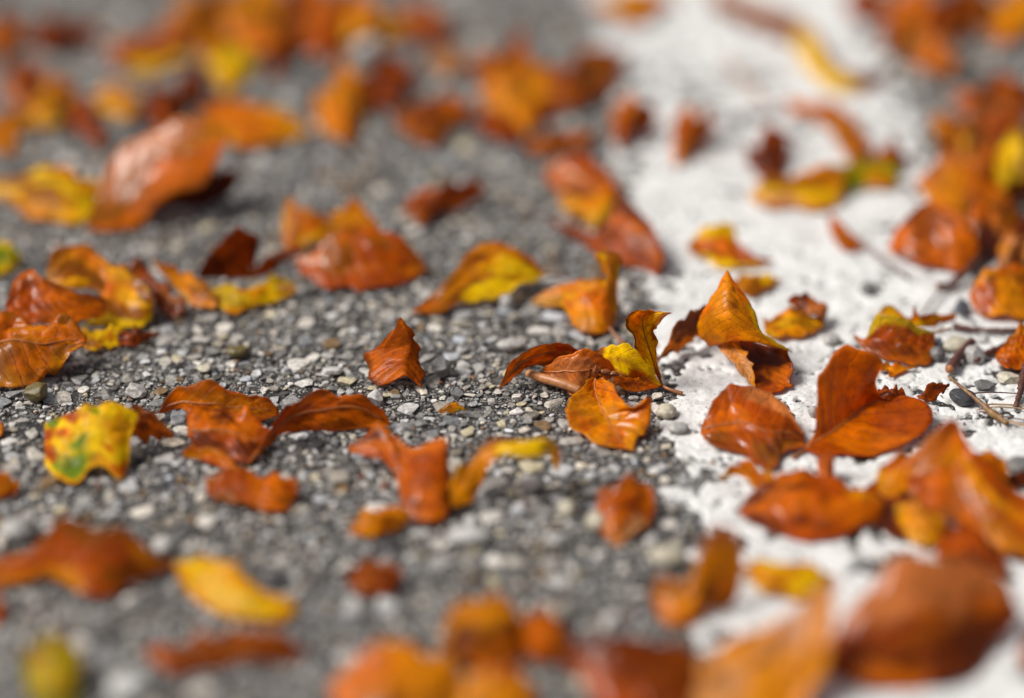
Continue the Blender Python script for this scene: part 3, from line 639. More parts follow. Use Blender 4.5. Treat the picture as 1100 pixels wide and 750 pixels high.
leaf('short orange leaf pinched like a bow tie, just below the three joined leaves',
     [(221, 516, 5), (236, 505, 11), (256, 503, 11), (280, 511, 8), (302, 509, 10), (316, 513, 9), (320, 528, 5)],
     [(223, 532, 0), (232, 539, 0), (250, 543, 0), (268, 550, 0), (290, 552, 0), (308, 549, 0), (320, 536, 1)], b=5, c='OR', wet=.6)
leaf('yellow leaf with green patches and a red brown left corner',
     [(48, 455, 12), (62, 447, 17), (80, 443, 20), (97, 436, 24), (118, 434, 25), (136, 438, 22), (149, 447, 18)],
     [(48, 500, 1), (64, 517, 0), (82, 521, 0), (96, 503, 5), (112, 503, 5), (129, 518, 0), (137, 500, 3), (140, 470, 12)], b=3, c='YY', pat=[(.75, .3, .2, 'G'), (.45, .36, .10, 'G'), (.05, .12, .10, 'G'), (.3, .03, .17, 'R'), (.62, .02, .16, 'R'), (.10, .55, .05, 'G'), (.6, .62, .08, 'O'), (.25, .22, .09, 'O'), (.9, .68, .10, 'O'), (.02, .3, .14, 'R'), (.48, .05, .10, 'O')], quilt=.1, wet=.35, wr=.8, nv=60, nu=41)
leaf('dull red brown leaf arching behind the yellow and green leaf',
     [(138, 444, 17), (150, 436, 19), (165, 444, 14), (176, 455, 9), (187, 466, 4)], [(140, 470, 7), (152, 471, 6), (165, 471, 4), (178, 471, 2), (187, 470, 1)], b=2, c='RP', wet=.6, nv=26, nu=13)
leaf('short orange leaf end cut by the left edge beside the yellow and green leaf',
     [(-25, 516, 6), (-5, 510, 8), (12, 510, 7), (21, 520, 4)], [(-25, 538, 0), (-5, 540, 0), (12, 535, 0), (21, 526, 2)], b=2, c='OR', nv=20, nu=11)
leaf('tiny orange leaf tip at the left edge above the short orange leaf end',
     [(-14, 456, 4), (-3, 452, 4), (5, 460, 2)], [(-14, 470, 0), (-3, 472, 0), (5, 464, 1)], b=1, c='OR', nv=14, nu=9)
# middle, below focus
leaf('red orange leaf folded upright in the middle, left partner of the yellow curled leaf',
     [(374, 476, 10), (388, 468, 14), (404, 457, 20), (420, 461, 20), (437, 478, 16), (458, 474, 20), (478, 476, 20), (482, 500, 12), (486, 520, 6)],
     [(376, 488, 6), (392, 490, 8), (412, 494, 9), (424, 508, 8), (430, 530, 3), (437, 558, 0), (455, 564, 0), (476, 562, 0), (487, 540, 1)], b=3, c='RO', wet=.6, nv=48, cr=.3)
leaf('small orange leaf flat on the stones at the foot of the upright folded leaf',
     [(374, 568, 2), (388, 548, 8), (405, 542, 10), (425, 538, 10), (442, 552, 6)], [(376, 575, 0), (392, 577, 0), (408, 577, 0), (426, 570, 0), (442, 560, 1)], b=3, c='OA', wet=.6, nv=26, nu=13)
leaf('orange and yellow leaf arching like a wave over a dark gap',
     [(482, 524, 8), (494, 502, 15), (508, 485, 22), (522, 474, 26), (545, 469, 29), (575, 468, 29), (592, 471, 26), (601, 484, 18), (600, 506, 3)],
     [(486, 548, 0), (504, 543, 0), (514, 520, 8), (528, 501, 19), (542, 493, 24), (565, 489, 27), (583, 485, 27), (590, 490, 18), (597, 506, 3)], b=3, c='AAY', rim=(2, 'Y', .75, .40, 1.), rim2=(1, 'N', .28, .15, .6), wet=.6, nv=50)
leaf('round orange leaf with a pale worn front, alone left of the white line',
     [(640, 545, 6), (643, 528, 12), (658, 520, 15), (676, 517, 16), (696, 523, 13), (704, 540, 8)], [(642, 560, 1), (650, 582, 0), (664, 586, 0), (682, 576, 0), (697, 566, 1), (705, 550, 4)], b=3, c='RO', pat=[(.85, .6, .25, 'T')], wet=.8)
leaf('small red brown leaf alone on the stones below the upright folded leaf',
     [(372, 620, 5), (380, 604, 10), (405, 598, 12), (425, 604, 10), (432, 618, 5)], [(374, 632, 0), (388, 640, 0), (404, 640, 0), (420, 640, 0), (431, 630, 1)], b=2, c='RB', wet=.4, nv=26, nu=13)
# lower left
leaf('long orange leaf with a humped back edge in the lower left',
     [(-25, 606, 6), (5, 600, 9), (32, 590, 14), (52, 580, 18), (68, 562, 25), (90, 566, 24), (112, 574, 21), (138, 568, 23), (165, 590, 14), (192, 603, 7)],
     [(-25, 624, 0), (10, 628, 0), (50, 622, 2), (75, 634, 0), (95, 642, 0), (118, 642, 0), (145, 626, 1), (168, 622, 0), (192, 608, 4)], b=3, c='OR', wet=.7, nv=50)
leaf('amber yellow leaf slanting down to the right in the lower left',
     [(188, 606, 8), (205, 602, 12), (235, 607, 12), (262, 614, 11), (280, 632, 8), (318, 652, 3)], [(192, 622, 2), (212, 648, 0), (240, 662, 0), (270, 668, 0), (300, 670, 0), (318, 662, 0)], b=4, c='YA', wet=.6)
leaf('narrow brick red leaf below the amber yellow leaf in the lower left',
     [(156, 698, 5), (176, 692, 8), (200, 688, 10), (232, 675, 16), (266, 672, 17), (305, 684, 12), (330, 700, 5)], [(158, 706, 1), (180, 724, 0), (205, 722, 0), (232, 714, 1), (270, 712, 0), (305, 712, 0), (330, 706, 2)], b=3, c='RP', wet=.6)
leaf('olive yellow blurred leaf at the bottom left corner', [(24, 712, 8), (32, 692, 15), (55, 683, 18), (78, 690, 15), (90, 710, 9)], [(30, 745, 0), (42, 768, 0), (60, 780, 0), (80, 765, 0), (90, 735, 2)], b=3, c='LG', wet=.3, nv=26, nu=15)
leaf('small dark leaf scrap at the left edge above the bottom left corner', [(-15, 640, 4), (-4, 636, 5), (6, 650, 2)], [(-15, 668, 0), (-4, 672, 0), (6, 662, 0)], b=1, c='RB', nv=14, nu=9)
# lower middle
leaf('big blurred orange leaf cut by the bottom edge, leftmost of the bottom row',
     [(355, 742, 2), (380, 710, 11), (412, 692, 18), (448, 694, 18), (484, 712, 12), (505, 742, 3)], [(362, 775, 0), (390, 790, 0), (430, 795, 0), (470, 790, 0), (500, 775, 0)], b=6, c='OA', wet=.7)
leaf('blurred brown leaf with a tan top, behind the middle of the bottom row',
     [(470, 692, 6), (487, 664, 16), (513, 648, 21), (548, 648, 20), (568, 668, 12)], [(480, 706, 1), (505, 718, 0), (530, 722, 0), (550, 718, 0), (566, 700, 1)], b=2, c='NB', rim=(1, 'A', .4, 0, .9), wet=.8)
leaf('blurred red orange leaf standing in the gap between the brown leaves of the bottom row',
     [(558, 672, 12), (572, 656, 20), (592, 658, 20), (612, 676, 13), (620, 698, 5)], [(560, 702, 1), (575, 712, 0), (592, 716, 0), (608, 712, 0), (619, 704, 1)], b=2, c='OR', wet=.5)
leaf('blurred amber leaf at the bottom edge between two red brown leaves',
     [(488, 748, 3), (505, 722, 11), (530, 712, 14), (555, 722, 10), (575, 748, 3)], [(490, 775, 0), (510, 785, 0), (532, 790, 0), (558, 785, 0), (575, 770, 0)], b=5, c='AO', wet=.7)
leaf('blurred dark red brown leaf at the bottom edge left of the big tan leaf',
     [(596, 706, 9), (625, 686, 17), (660, 684, 19), (695, 690, 17), (738, 694, 14), (760, 726, 5)], [(620, 728, 1), (645, 770, 0), (680, 780, 0), (710, 785, 0), (735, 775, 0), (757, 745, 1)], b=4, c='RB', wet=.8)
leaf('curled orange leaf with a raised finger like lobe beside the lower white line',
     [(697, 640, 6), (706, 622, 12), (726, 624, 13), (744, 622, 15), (750, 592, 29), (765, 567, 40), (790, 572, 37), (799, 606, 22)],
     [(700, 652, 1), (715, 670, 0), (735, 675, 0), (752, 668, 0), (762, 655, 2), (778, 655, 1), (792, 642, 5), (799, 612, 19)], b=2, c='OA', rim=(1, 'P', .2, .5, 1), wet=.6)
leaf('amber leaf strip on the white line between the curled leaf and the big tan leaf',
     [(802, 608, 7), (825, 602, 11), (855, 603, 11), (880, 606, 9), (896, 617, 4)], [(804, 624, 0), (818, 639, 0), (845, 644, 0), (870, 643, 0), (895, 628, 0)], b=2, c='AY', wet=.4, nv=26, nu=13)
leaf('large blurred tan orange leaf with a pointed top at the bottom edge',
     [(728, 770, 0), (738, 722, 7), (775, 697, 13), (812, 680, 18), (848, 658, 26), (877, 635, 36), (893, 620, 42)],
     [(742, 800, 0), (775, 805, 0), (815, 800, 1), (845, 785, 3), (876, 745, 10), (892, 700, 20), (894, 623, 41)], b=3, c='TA', wet=.5, rib=False)
leaf('big blurred dark red leaf with a glossy pink top in the lower right',
     [(885, 712, 4), (893, 680, 12), (915, 652, 20), (945, 618, 30), (975, 595, 38), (1010, 598, 36), (1045, 600, 33), (1078, 625, 23), (1096, 655, 12)],
     [(886, 722, 0), (910, 735, 0), (940, 740, 0), (970, 742, 0), (1000, 740, 0), (1030, 735, 0), (1055, 716, 0), (1070, 690, 3), (1096, 662, 8)], b=4, c='RB', rim=(1, 'P', .45, .2, 1), wet=1., wr=1.3)  # pink sheen of the wet top is painted into the back rim
leaf('dark red leaf end cut by the right edge in the lower right corner', [(1094, 700, 5), (1105, 680, 10), (1128, 672, 12)], [(1094, 712, 0), (1106, 724, 0), (1130, 728, 0)], b=1, c='RB', nv=16, nu=9)
# lower right pile on the line
leaf('half red brown, half amber leaf split by its midrib, in the lower right',
     [(793, 549, 2), (806, 532, 7), (834, 512, 14), (855, 505, 17), (873, 502, 18), (897, 511, 16), (912, 515, 15), (935, 524, 12), (950, 541, 7)],
     [(794, 554, 0), (812, 565, 0), (835, 573, 0), (862, 582, 0), (885, 579, 1), (908, 576, 0), (930, 569, 0), (945, 558, 1), (950, 546, 4)], b=4, c='RR', pat=[(.6, .8, .32, 'O'), (.2, .85, .2, 'A')], wet=.7, wr=1.2)
leaf('upright pale brown stalk piece standing behind the half red half amber leaf',
     [(878, 486, 12), (890, 484, 13), (896, 488, 12)], [(878, 518, 3), (888, 524, 2), (896, 518, 3)], b=1, c='PR', wet=.7, nv=14, nu=9)
leaf('small amber leaf bent over the ragged paint between two red brown leaves',
     [(772, 514, 3), (786, 500, 9), (806, 498, 10), (824, 508, 8), (834, 520, 5)], [(776, 516, 1), (792, 512, 3), (806, 520, 2), (820, 530, 0), (835, 533, 0)], b=2, c='AO', wet=.6, nv=24, nu=11)
leaf('broad orange brown leaf, topmost of the pile in the lower right',
     [(972, 505, 18), (975, 486, 25), (992, 472, 30), (1010, 463, 33), (1027, 460, 34), (1036, 478, 29), (1060, 500, 24), (1090, 522, 18), (1125, 540, 14)],
     [(972, 520, 12), (985, 540, 8), (1002, 556, 5), (1025, 560, 5), (1045, 575, 3), (1065, 590, 2), (1085, 600, 1), (1105, 605, 0), (1128, 600, 0)], b=6, c='OR', rim=(1, 'R', .10, .3, .7), pat=[(.35, .52, .16, 'A'), (.42, .7, .16, 'A')], wet=.8, nv=50, wr=1.2)
leaf('amber orange leaf under the left side of the topmost leaf of the right pile',
     [(940, 510, 12), (950, 497, 17), (968, 486, 21), (990, 492, 18), (1005, 510, 12)], [(941, 528, 4), (955, 545, 1), (975, 552, 0), (992, 550, 1), (1006, 535, 4)], b=3, c='AO', wet=.7)
leaf('rounded amber leaf behind the right shoulder of the topmost leaf of the right pile',
     [(1032, 492, 12), (1045, 486, 17), (1066, 483, 19), (1080, 492, 15), (1084, 508, 9)], [(1036, 505, 7), (1050, 518, 4), (1064, 520, 3), (1074, 520, 3), (1084, 514, 5)], b=2, c='OA', wet=.5, nv=26, nu=13)
leaf('small bright amber leaf poking out under the front of the right pile',
     [(961, 545, 9), (975, 538, 14), (995, 544, 15), (1015, 556, 12)], [(964, 560, 3), (978, 584, 0), (996, 592, 0), (1016, 578, 2)], b=4, c='AA', wet=.5, nv=26, nu=13)
leaf('dark brown leaf in the shadowed front of the right pile', [(1010, 565, 6), (1040, 568, 6), (1075, 590, 4)], [(1005, 600, 0), (1045, 612, 0), (1085, 622, 0)], b=2, c='BR', wet=.8, nv=22, nu=11)
leaf('dark brown leaf behind the bright amber leaf of the right pile', [(925, 530, 4), (950, 520, 5), (978, 540, 4)], [(930, 562, 0), (952, 575, 0), (980, 585, 0)], b=1, c='BR', wet=.6, nv=22, nu=11)
leaf('dark brown scrap behind the right pile at the right edge of the photo', [(1078, 512, 3), (1092, 506, 5), (1118, 508, 4)], [(1080, 522, 0), (1096, 526, 0), (1118, 526, 0)], b=1, c='DB', wet=.5, nv=16, nu=9)

# ---- upper left, blurred
leaf('large glossy orange pink leaf standing tall in the upper left',
     [(92, 240, 4), (108, 205, 14), (126, 165, 30), (150, 142, 42), (180, 130, 50), (212, 128, 52), (245, 142, 46)],
     [(94, 248, 0), (125, 248, 0), (148, 244, 0), (166, 222, 10), (190, 203, 20), (218, 196, 24), (244, 150, 43)], b=5, c='OR', rim=(1, 'P', .4, .2, .85), wet=1., wr=.8)  # pink gloss along the raised back edge is painted colour
leaf('dark red leaf with painted shade, tucked under the right side of the tall glossy leaf', [(165, 218, 8), (195, 190, 17), (228, 180, 19), (256, 186, 14)], [(166, 228, 0), (195, 226, 0), (228, 222, 0), (256, 202, 3)], b=2, c='BD', wet=.3, nv=24, nu=13)  # the tall leaf's shadow is put into this leaf's dark colour
leaf('yellow amber leaf pair shape lying left of the tall glossy leaf',
     [(-15, 196, 8), (20, 190, 11), (45, 178, 18), (68, 176, 20), (90, 190, 14), (118, 196, 10)], [(-15, 212, 0), (12, 220, 1), (30, 236, 0), (60, 240, 0), (88, 240, 0), (116, 215, 2)], b=4, c='AY', wet=.5)
leaf('green leaf with a yellow edge cut by the left side of the photo',
     [(-25, 268, 8), (-8, 260, 12), (12, 262, 11), (23, 275, 6)], [(-25, 295, 0), (-5, 296, 0), (10, 294, 0), (23, 282, 3)], b=2, c='GG', rim=(1, 'Y', .25, 0, 1), rim2=(2, 'Y', .3, .4, 1.2), wet=.4, nv=24, nu=13)
leaf('long flat amber leaf pointing right behind the tall glossy leaf', [(212, 118, 8), (240, 108, 10), (275, 111, 10), (305, 122, 8), (334, 138, 2)], [(215, 137, 2), (235, 151, 0), (265, 161, 0), (300, 154, 0), (334, 143, 0)], b=4, c='AO', wet=.5, wr=.6)
sleaf('dark red leaf directly behind the tip of the tall glossy leaf', 182, 112, 54, 52, -20, 20, 2, 2, 'BR', wet=.3)
sleaf('second dark red leaf leaning left of the yellow tab leaf in the top left', 208, 88, 40, 34, -40, 18, 3, 2, 'BR', wet=.3)
sleaf('small pale amber leaf between the amber clump and the tall glossy leaf', 127, 107, 40, 34, 60, 9, 1, 2, 'AT', wet=.4)
sleaf('amber leaf of the clump in the upper left', 50, 108, 56, 50, -30, 16, 2, 3, 'AO', wet=.6)
sleaf('pinkish red leaf at the back of the clump in the upper left', 28, 88, 48, 34, -25, 16, 4, 2, 'PR', wet=.9)
sleaf('orange leaf low in the clump, touching the left edge', 8, 138, 44, 30, -15, 9, 1, 3, 'OR', wet=.5)
sleaf('dark brown leaf falling away right of the clump in the upper left', 92, 128, 62, 28, 65, 10, 1, 1, 'BR', wet=.4)
sleaf('orange leaf at the very left of the top edge row', 4, 40, 40, 30, 10, 12, 1, 2, 'OR', wet=.4)
sleaf('tiny dark leaf in the top left corner', 5, 22, 24, 16, 0, 8, 1, 1, 'BD', wet=.4)
sleaf('dark brick red leaf alone in the top left', 66, 36, 76, 30, 2, 12, 1, 3, 'BR', wet=.6)
sleaf('brown leaf with a glossy pale top above the yellow strip in the top left', 160, 48, 84, 34, -8, 14, 2, 3, 'PB', wet=1.)
sleaf('thin yellow strip leaf below the brown glossy leaf in the top left', 165, 66, 70, 16, -5, 5, 1, 1, 'YL', wet=.3)
sleaf('yellow tab shaped leaf in the top left', 250, 70, 52, 34, 10, 10, 1, 2, 'YL', wet=.3)
sleaf('large amber leaf at the left of the heap on the top edge', 230, 20, 80, 60, 10, 22, 2, 4, 'ON', wet=.5)
sleaf('orange brown leaf in the middle of the heap on the top edge', 278, 14, 74, 56, -15, 24, 6, 4, 'OA', wet=.5)
sleaf('dark red leaf in the fold of the heap on the top edge', 312, 26, 34, 62, 15, 20, 1, 1, 'BR', wet=.4)
sleaf('orange leaf at the right of the heap on the top edge', 358, 18, 84, 56, -8, 22, 2, 4, 'OR', wet=.6)
sleaf('amber leaf at the right end of the heap on the top edge', 402, 22, 66, 44, 20, 18, 1, 3, 'AO', wet=.6)
sleaf('small dark leaf at the front of the heap on the top edge', 312, 48, 30, 24, 0, 8, 1, 1, 'RB', wet=.4)
sleaf('pinkish red blurred leaf right of the heap on the top edge', 456, 26, 52, 36, 25, 12, 1, 2, 'RP', wet=.8)
sleaf('orange leaf standing left of the dark red leaf in the upper middle', 370, 108, 60, 62, -5, 20, 2, 3, 'OA', wet=.7)
sleaf('dark red leaf leaning on the orange leaf in the upper middle', 414, 88, 66, 34, -14, 18, 4, 2, 'BR', wet=.5)
sleaf('orange brown leaf lying below the pale bokeh stone in the upper middle', 466, 124, 78, 44, -8, 12, 1, 4, 'NO', wet=.6)
sleaf('small dull orange leaf above the orange brown leaf in the upper middle', 482, 66, 40, 20, 10, 6, 1, 2, 'NT', wet=.4)
sleaf('small red orange leaf alone on the stones below the upper middle leaves', 478, 215, 80, 32, -12, 14, 1, 3, 'RO', wet=.8)
sleaf('amber brown leaf of the mound in the upper middle', 545, 76, 66, 56, 20, 20, 3, 3, 'NO', wet=.7)
sleaf('orange leaf at the front of the mound in the upper middle', 562, 96, 84, 52, -8, 20, 3, 5, 'OA', wet=.7)
sleaf('dark brown leaf put in as the shaded underside of the mound in the upper middle', 555, 124, 84, 30, -6, 8, 0, 1, 'BR', wet=.3)  # shade under the mound, put in as a dark leaf
sleaf('brick red leaf at the right of the mound, its tip over the white line', 634, 80, 84, 46, -22, 20, 2, 4, 'RN', wet=.7)
sleaf('narrow orange brown leaf between the mound and the dark pile', 602, 152, 72, 24, -3, 9, 1, 2, 'NO', wet=.6)
sleaf('orange leaf at the top edge where the white line begins', 682, 3, 84, 26, 4, 12, 1, 3, 'AO', wet=.4)
# ---- upper right on and beyond the line
sleaf('small upright orange leaf alone on the upper part of the white line', 681, 127, 44, 48, 10, 20, 1, 1, 'OR', wet=.6)
sleaf('upright red orange leaf at the left end of the grey green twig', 745, 140, 42, 52, 15, 22, 1, 1, 'OR', wet=.6)
sleaf('dark red square leaf standing on the white line', 826, 161, 48, 46, -25, 18, 1, 1, 'BR', wet=.7)
leaf('long slender orange and yellow leaf curving down across the top of the white line',
     [(768, -14, 8), (800, -1, 12), (835, 13, 14), (866, 22, 16), (889, 56, 15), (910, 72, 13), (935, 77, 11), (958, 72, 8)],
     [(764, 8, 0), (796, 26, 0), (828, 38, 0), (852, 50, 0), (866, 74, 0), (888, 96, 0), (925, 100, 0), (955, 88, 0)], b=3, c='NB', rim=(2, 'Y', .8, .42, .85), wet=.5)
leaf('thin orange brown curved leaf edge bending down above the ochre leaf on the white line',
     [(846, 108, 6), (875, 106, 11), (904, 112, 14), (924, 130, 13), (936, 160, 7)], [(846, 123, 0), (872, 128, 2), (890, 136, 3), (898, 154, 1), (910, 176, 0)], b=2, c='ON', wet=.8, nv=30, nu=13)
leaf('ochre leaf lying on the white line left of the green leaf',
     [(804, 212, 3), (818, 194, 11), (838, 188, 13), (870, 184, 14), (895, 180, 14), (908, 196, 8)], [(806, 218, 0), (830, 226, 0), (850, 224, 0), (868, 228, 0), (892, 226, 0), (906, 210, 3)], b=4, c='AT', wet=.7)
leaf('dull green and amber leaf on the upper white line', [(895, 186, 12), (912, 172, 17), (935, 167, 18), (958, 175, 13), (966, 188, 8)], [(898, 212, 0), (915, 209, 0), (930, 202, 2), (948, 206, 0), (962, 202, 1)], b=3, c='GL', pat=[(.7, .75, .25, 'A')], wet=.3)
sleaf('small red brown leaf at the right tip of the dull green leaf', 958, 170, 34, 24, 10, 12, 2, 1, 'RN', wet=.4)
sleaf('dark red leaf along the top edge at the far end of the white line', 938, 4, 56, 26, 10, 12, 1, 2, 'BR', wet=.4)
sleaf('orange leaf at the left of the heap in the top right', 985, 18, 56, 50, 30, 22, 2, 3, 'OR', wet=.7)
sleaf('pale orange leaf hanging down from the heap in the top right', 1004, 58, 46, 50, 70, 20, 1, 2, 'OT', wet=.7)
sleaf('dark red leaf in the middle of the heap in the top right', 1024, 12, 58, 44, -10, 24, 4, 3, 'RB', wet=.6)
sleaf('amber brown leaf at the right of the heap in the top right', 1045, 8, 44, 42, 25, 20, 2, 3, 'NA', wet=.5)
sleaf('amber leaf in the top right corner', 1093, 14, 44, 46, 30, 18, 1, 3, 'AO', wet=.5)
sleaf('red orange leaf cut by the right edge above the mound', 1072, 106, 84, 44, 5, 18, 2, 3, 'RO', wet=.6)
sleaf('glossy dark red leaf at the middle of the mound on the right edge', 1068, 128, 72, 38, -5, 18, 2, 4, 'RP', wet=1.)
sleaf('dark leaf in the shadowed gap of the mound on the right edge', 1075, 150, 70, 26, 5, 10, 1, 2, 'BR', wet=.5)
sleaf('orange brown leaf at the left shoulder of the mound on the right', 1030, 148, 52, 42, -35, 18, 2, 3, 'NA', wet=.6)
sleaf('amber upright leaf tip in the mound on the right', 1048, 165, 30, 44, -15, 24, 4, 1, 'AT', wet=.6)
sleaf('orange leaf with a red brown hollow above the large smooth red brown leaf', 1032, 192, 84, 46, -6, 18, 3, 4, 'OP', wet=.8)
sleaf('broad amber leaf at the right of the hollow orange leaf', 1074, 188, 70, 66, 30, 20, 3, 4, 'NO', wet=.5)
sleaf('yellow green leaf tab at the right edge of the photo', 1094, 170, 46, 54, 10, 32, 14, 2, 'LY', wet=.5)
sleaf('heart shaped orange leaf right of the large smooth red brown leaf', 1068, 236, 52, 40, 8, 15, 2, 3, 'OR', wet=.5)
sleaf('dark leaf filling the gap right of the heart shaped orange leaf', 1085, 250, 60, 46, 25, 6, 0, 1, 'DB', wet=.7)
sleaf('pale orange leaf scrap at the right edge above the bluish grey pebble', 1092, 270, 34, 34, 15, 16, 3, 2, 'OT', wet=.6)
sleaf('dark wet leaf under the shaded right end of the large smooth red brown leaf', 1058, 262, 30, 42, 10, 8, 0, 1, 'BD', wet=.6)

# ------------------------------------------------------------------ twigs, needles
def twig(label, pts, rad, mat, name='twig', cat='twig', cut=False, rough=.12, group=None):
    o = tube(name, [G(*p) for p in pts], [r*.001 for r in rad], mat, sides=9, n=max(14, 7*len(pts)), rough=rough, mats=[mat, MWOOD] if cut else None)
    tag(o, label, cat, group); return o
GT = 'twigs lying on the white line'
twig('grey brown twig with a pale bark, running down from the small dark orange leaf', [(905, 246, 2), (926, 261, 2), (950, 279, 2), (975, 298, 1)], [1.0, 1.6, 1.8, 1.4], MGREY, group=GT)
twig('thick dark brown twig end poking out under the large smooth red brown leaf', [(1006, 308, 2), (1022, 305, 3), (1038, 292, 5), (1056, 272, 5)], [2.4, 2.3, 2., 1.6], MTWIG, cut=True, rough=.2, group=GT)
twig('thin pale twig slanting up from behind the torn amber leaf', [(987, 342, 3), (1000, 324, 3), (1010, 312, 3), (1032, 300, 3), (1050, 290, 3)], [.7, .8, .8, .7, .6], MGREY, group=GT)
twig('dark red knobbly twig lying level below the bluish grey pebble', [(1024, 350, 2), (1040, 353, 2), (1065, 355, 2), (1092, 355, 2), (1115, 357, 2)], [2.2, 1.3, 1.5, 1.6, 1.4], MTWIG, rough=.25, group=GT)
twig('thick short dark red twig with an orange broken end, leaning to the small grey pebble', [(1020, 397, 3), (1028, 385, 3), (1036, 376, 3), (1044, 367, 3)], [2.7, 2.5, 2.5, 2.7], MTWIG, cut=True, rough=.16, group=GT)
twig('dark red twig running off to the right behind the small grey pebble', [(1048, 388, 2), (1062, 379, 2), (1080, 371, 3), (1098, 362, 3)], [1.6, 1.9, 1.8, 1.6], MTWIG, rough=.2, group=GT)
twig('rough dark twig coming down at the right edge beside the cream pebble', [(1103, 390, 6), (1099, 405, 4), (1096, 420, 3), (1091, 438, 1)], [2., 2.1, 1.6, 1.3], MTWIG, rough=.35, group=GT)
twig('golden brown twig with a dark knot crossing the black pebble diagonally', [(1019, 404, 6), (1034, 417, 7), (1050, 430, 5), (1066, 444, 2), (1074, 449, 1), (1082, 455, 1)], [.6, .8, 1., 1.3, 2., 1.2], MGOLD, group=GT)
GN = 'dry needles on the white line'
def needle(label, pts, r=.35, mat=MNEED): twig(label, pts, [r, r, r*.7], mat, 'dry_needle', 'needle', rough=.02, group=GN)
needle('dark thin needle lying level to the right of the black pebble', [(1040, 423, 2), (1065, 421.5, 2), (1096, 423, 1)], .38, MTWIG)
needle('tan needle lying level below the black pebble, uppermost of the tan ones', [(1052, 435, 1), (1075, 434.5, 1), (1115, 437, 1)], .5)
needle('tan needle just below the level one, reaching the rough dark twig', [(1050, 440, 1), (1075, 437, 1), (1115, 441, 1)], .4)
needle('dark needle slanting down right from the golden twig', [(1052, 442, 1), (1076, 447, 1), (1115, 454, 1)], .4, MTWIG)
needle('tan needle at the lower end of the golden twig, running off right', [(1080, 452, 1), (1096, 456, 1), (1118, 461, 0)], .7)
twig('blurred grey green twig on the upper white line, between two small leaves', [(750, 140, 3), (785, 128, 3), (815, 121, 3), (850, 112, 3)], [1.2, 1.5, 1.5, 1.2], MGREY, group=GT)
twig('thin blurred tan twig curving down above the grey green twig', [(778, 62, 4), (795, 80, 4), (812, 98, 3), (826, 113, 2)], [.8, 1.2, 1.2, 1.], MTAN, group=GT)

# ------------------------------------------------------------------ loose pebbles
pebm = {}
def pebble(label, px, py, w, hgt, col, rot=0, round_=False, h=0):
    """w: seen width, hgt: seen height, in photograph pixels"""
    if w > 28: w, hgt = w*.78, hgt*.78
    key = col
    if key not in pebm:
        dk = tuple(c*.55 for c in col); pebm[key] = simple_mat('pebble_stone', col, dk, 380, .45, .0006)
    r = np.random.default_rng(int(px*7+py)); o = G(px, py+hgt*.2, h); sc_ = np.linalg.norm(o-np.array([0, 0, CH]))/FPX
    V, F = chip(4, r, 5 if round_ else 12, .72 if round_ else .5, .95 if round_ else .85)
    V = V*(1+.10*(noise(V[:, 0]*4+px, V[:, 1]*4, 3)+noise(V[:, 1]*4, V[:, 2]*4+py, 4)-1))[:, None]
    a = w*sc_*.5*1.15; zz = max(hgt*sc_*.5*.95, a*.38); yy = min(a*1.1, max(a*.55, hgt*sc_*.8))
    V = V*np.array([a, yy, zz]); c, s = math.cos(math.radians(rot)), math.sin(math.radians(rot))
    V = np.stack([V[:, 0]*c-V[:, 2]*s*.5, V[:, 1], V[:, 2]*c+V[:, 0]*s*.5], 1)
    V[:, 2] += o[2]-V[:, 2].min()*.8-.0012
    ob = link('pebble', mesh_np('pebble', V, F, [pebm[key]], True), None, (o[0], o[1], 0))
    tag(ob, label, 'pebble', 'loose pebbles'); return ob
LG, DG, BK, CR, WH, OL, BG = (.50, .48, .45), (.20, .19, .18), (.06, .06, .065), (.60, .54, .41), (.62, .60, .57), (.16, .12, .035), (.17, .18, .21)
pebble('rough dark grey pebble standing right of the small creased leaf', 473, 396, 21, 22, DG, 10)
pebble('white angular pebble at the right tip of the long red brown leaf', 405, 426, 21, 16, WH, -20)
pebble('cream rounded pebble just right of the amber brown fan leaf', 716, 441, 19, 15, CR, 0, True)
pebble('pale grey pebble below the cream rounded pebble at the line edge', 728, 459, 20, 12, LG, 0, True)
pebble('white bead like glossy pebble under the yellow margined leaf', 544, 325, 13, 18, WH, 0, True)
pebble('small white pebble left of the round orange leaf', 610, 546, 19, 18, CR, 0, True)
pebble('cream pebble touching the left side of the round orange leaf', 642, 561, 22, 22, CR, 0, True)
pebble('wide cream pebble between the round orange leaf and the curled orange leaf', 717, 597, 44, 24, CR, 0, True)
pebble('wide whitish pebble below the wave shaped leaf', 503, 577, 52, 20, WH, 0, True)
pebble('white rounded pebble in the dark gap under the wave shaped leaf', 570, 519, 22, 16, WH, 0, True)
pebble('pale triangular pebble right of the wide whitish pebble', 600, 578, 32, 20, LG, 10)
pebble('big pale pebble near the left edge above the humped orange leaf', 18, 570, 40, 28, LG, 0, True)
pebble('white round pebble at the right end of the humped orange leaf', 176, 586, 20, 18, WH, 0, True)
pebble('blurred pale pebble below the small red brown leaf', 382, 655, 34, 22, LG, 0, True)
pebble('large blurred whitish pebble at the bottom right of the brick red leaf', 140, 738, 52, 34, WH, 0, True)
pebble('pale cream pebble behind the red orange leaf in the bottom row gap', 597, 660, 22, 22, CR, 0, True)
pebble('blurred pale pebble between the bottom row leaves', 632, 736, 34, 24, CR, 0, True)
pebble('shiny pale pebble seen as a round blur in the upper middle', 397, 54, 26, 26, WH, 0, True, 4)
pebble('pale flat pebble below the yellow margined leaf', 550, 371, 36, 13, LG, 0, True)
pebble('white flat pebble left of the small creased leaf', 355, 397, 30, 14, WH)
pebble('cream flat pebble right of the olive pebble field at the far left', 222, 394, 18, 12, CR)
pebble('olive brown lump at the front foot of the left pile', 40, 423, 27, 26, OL, 20)
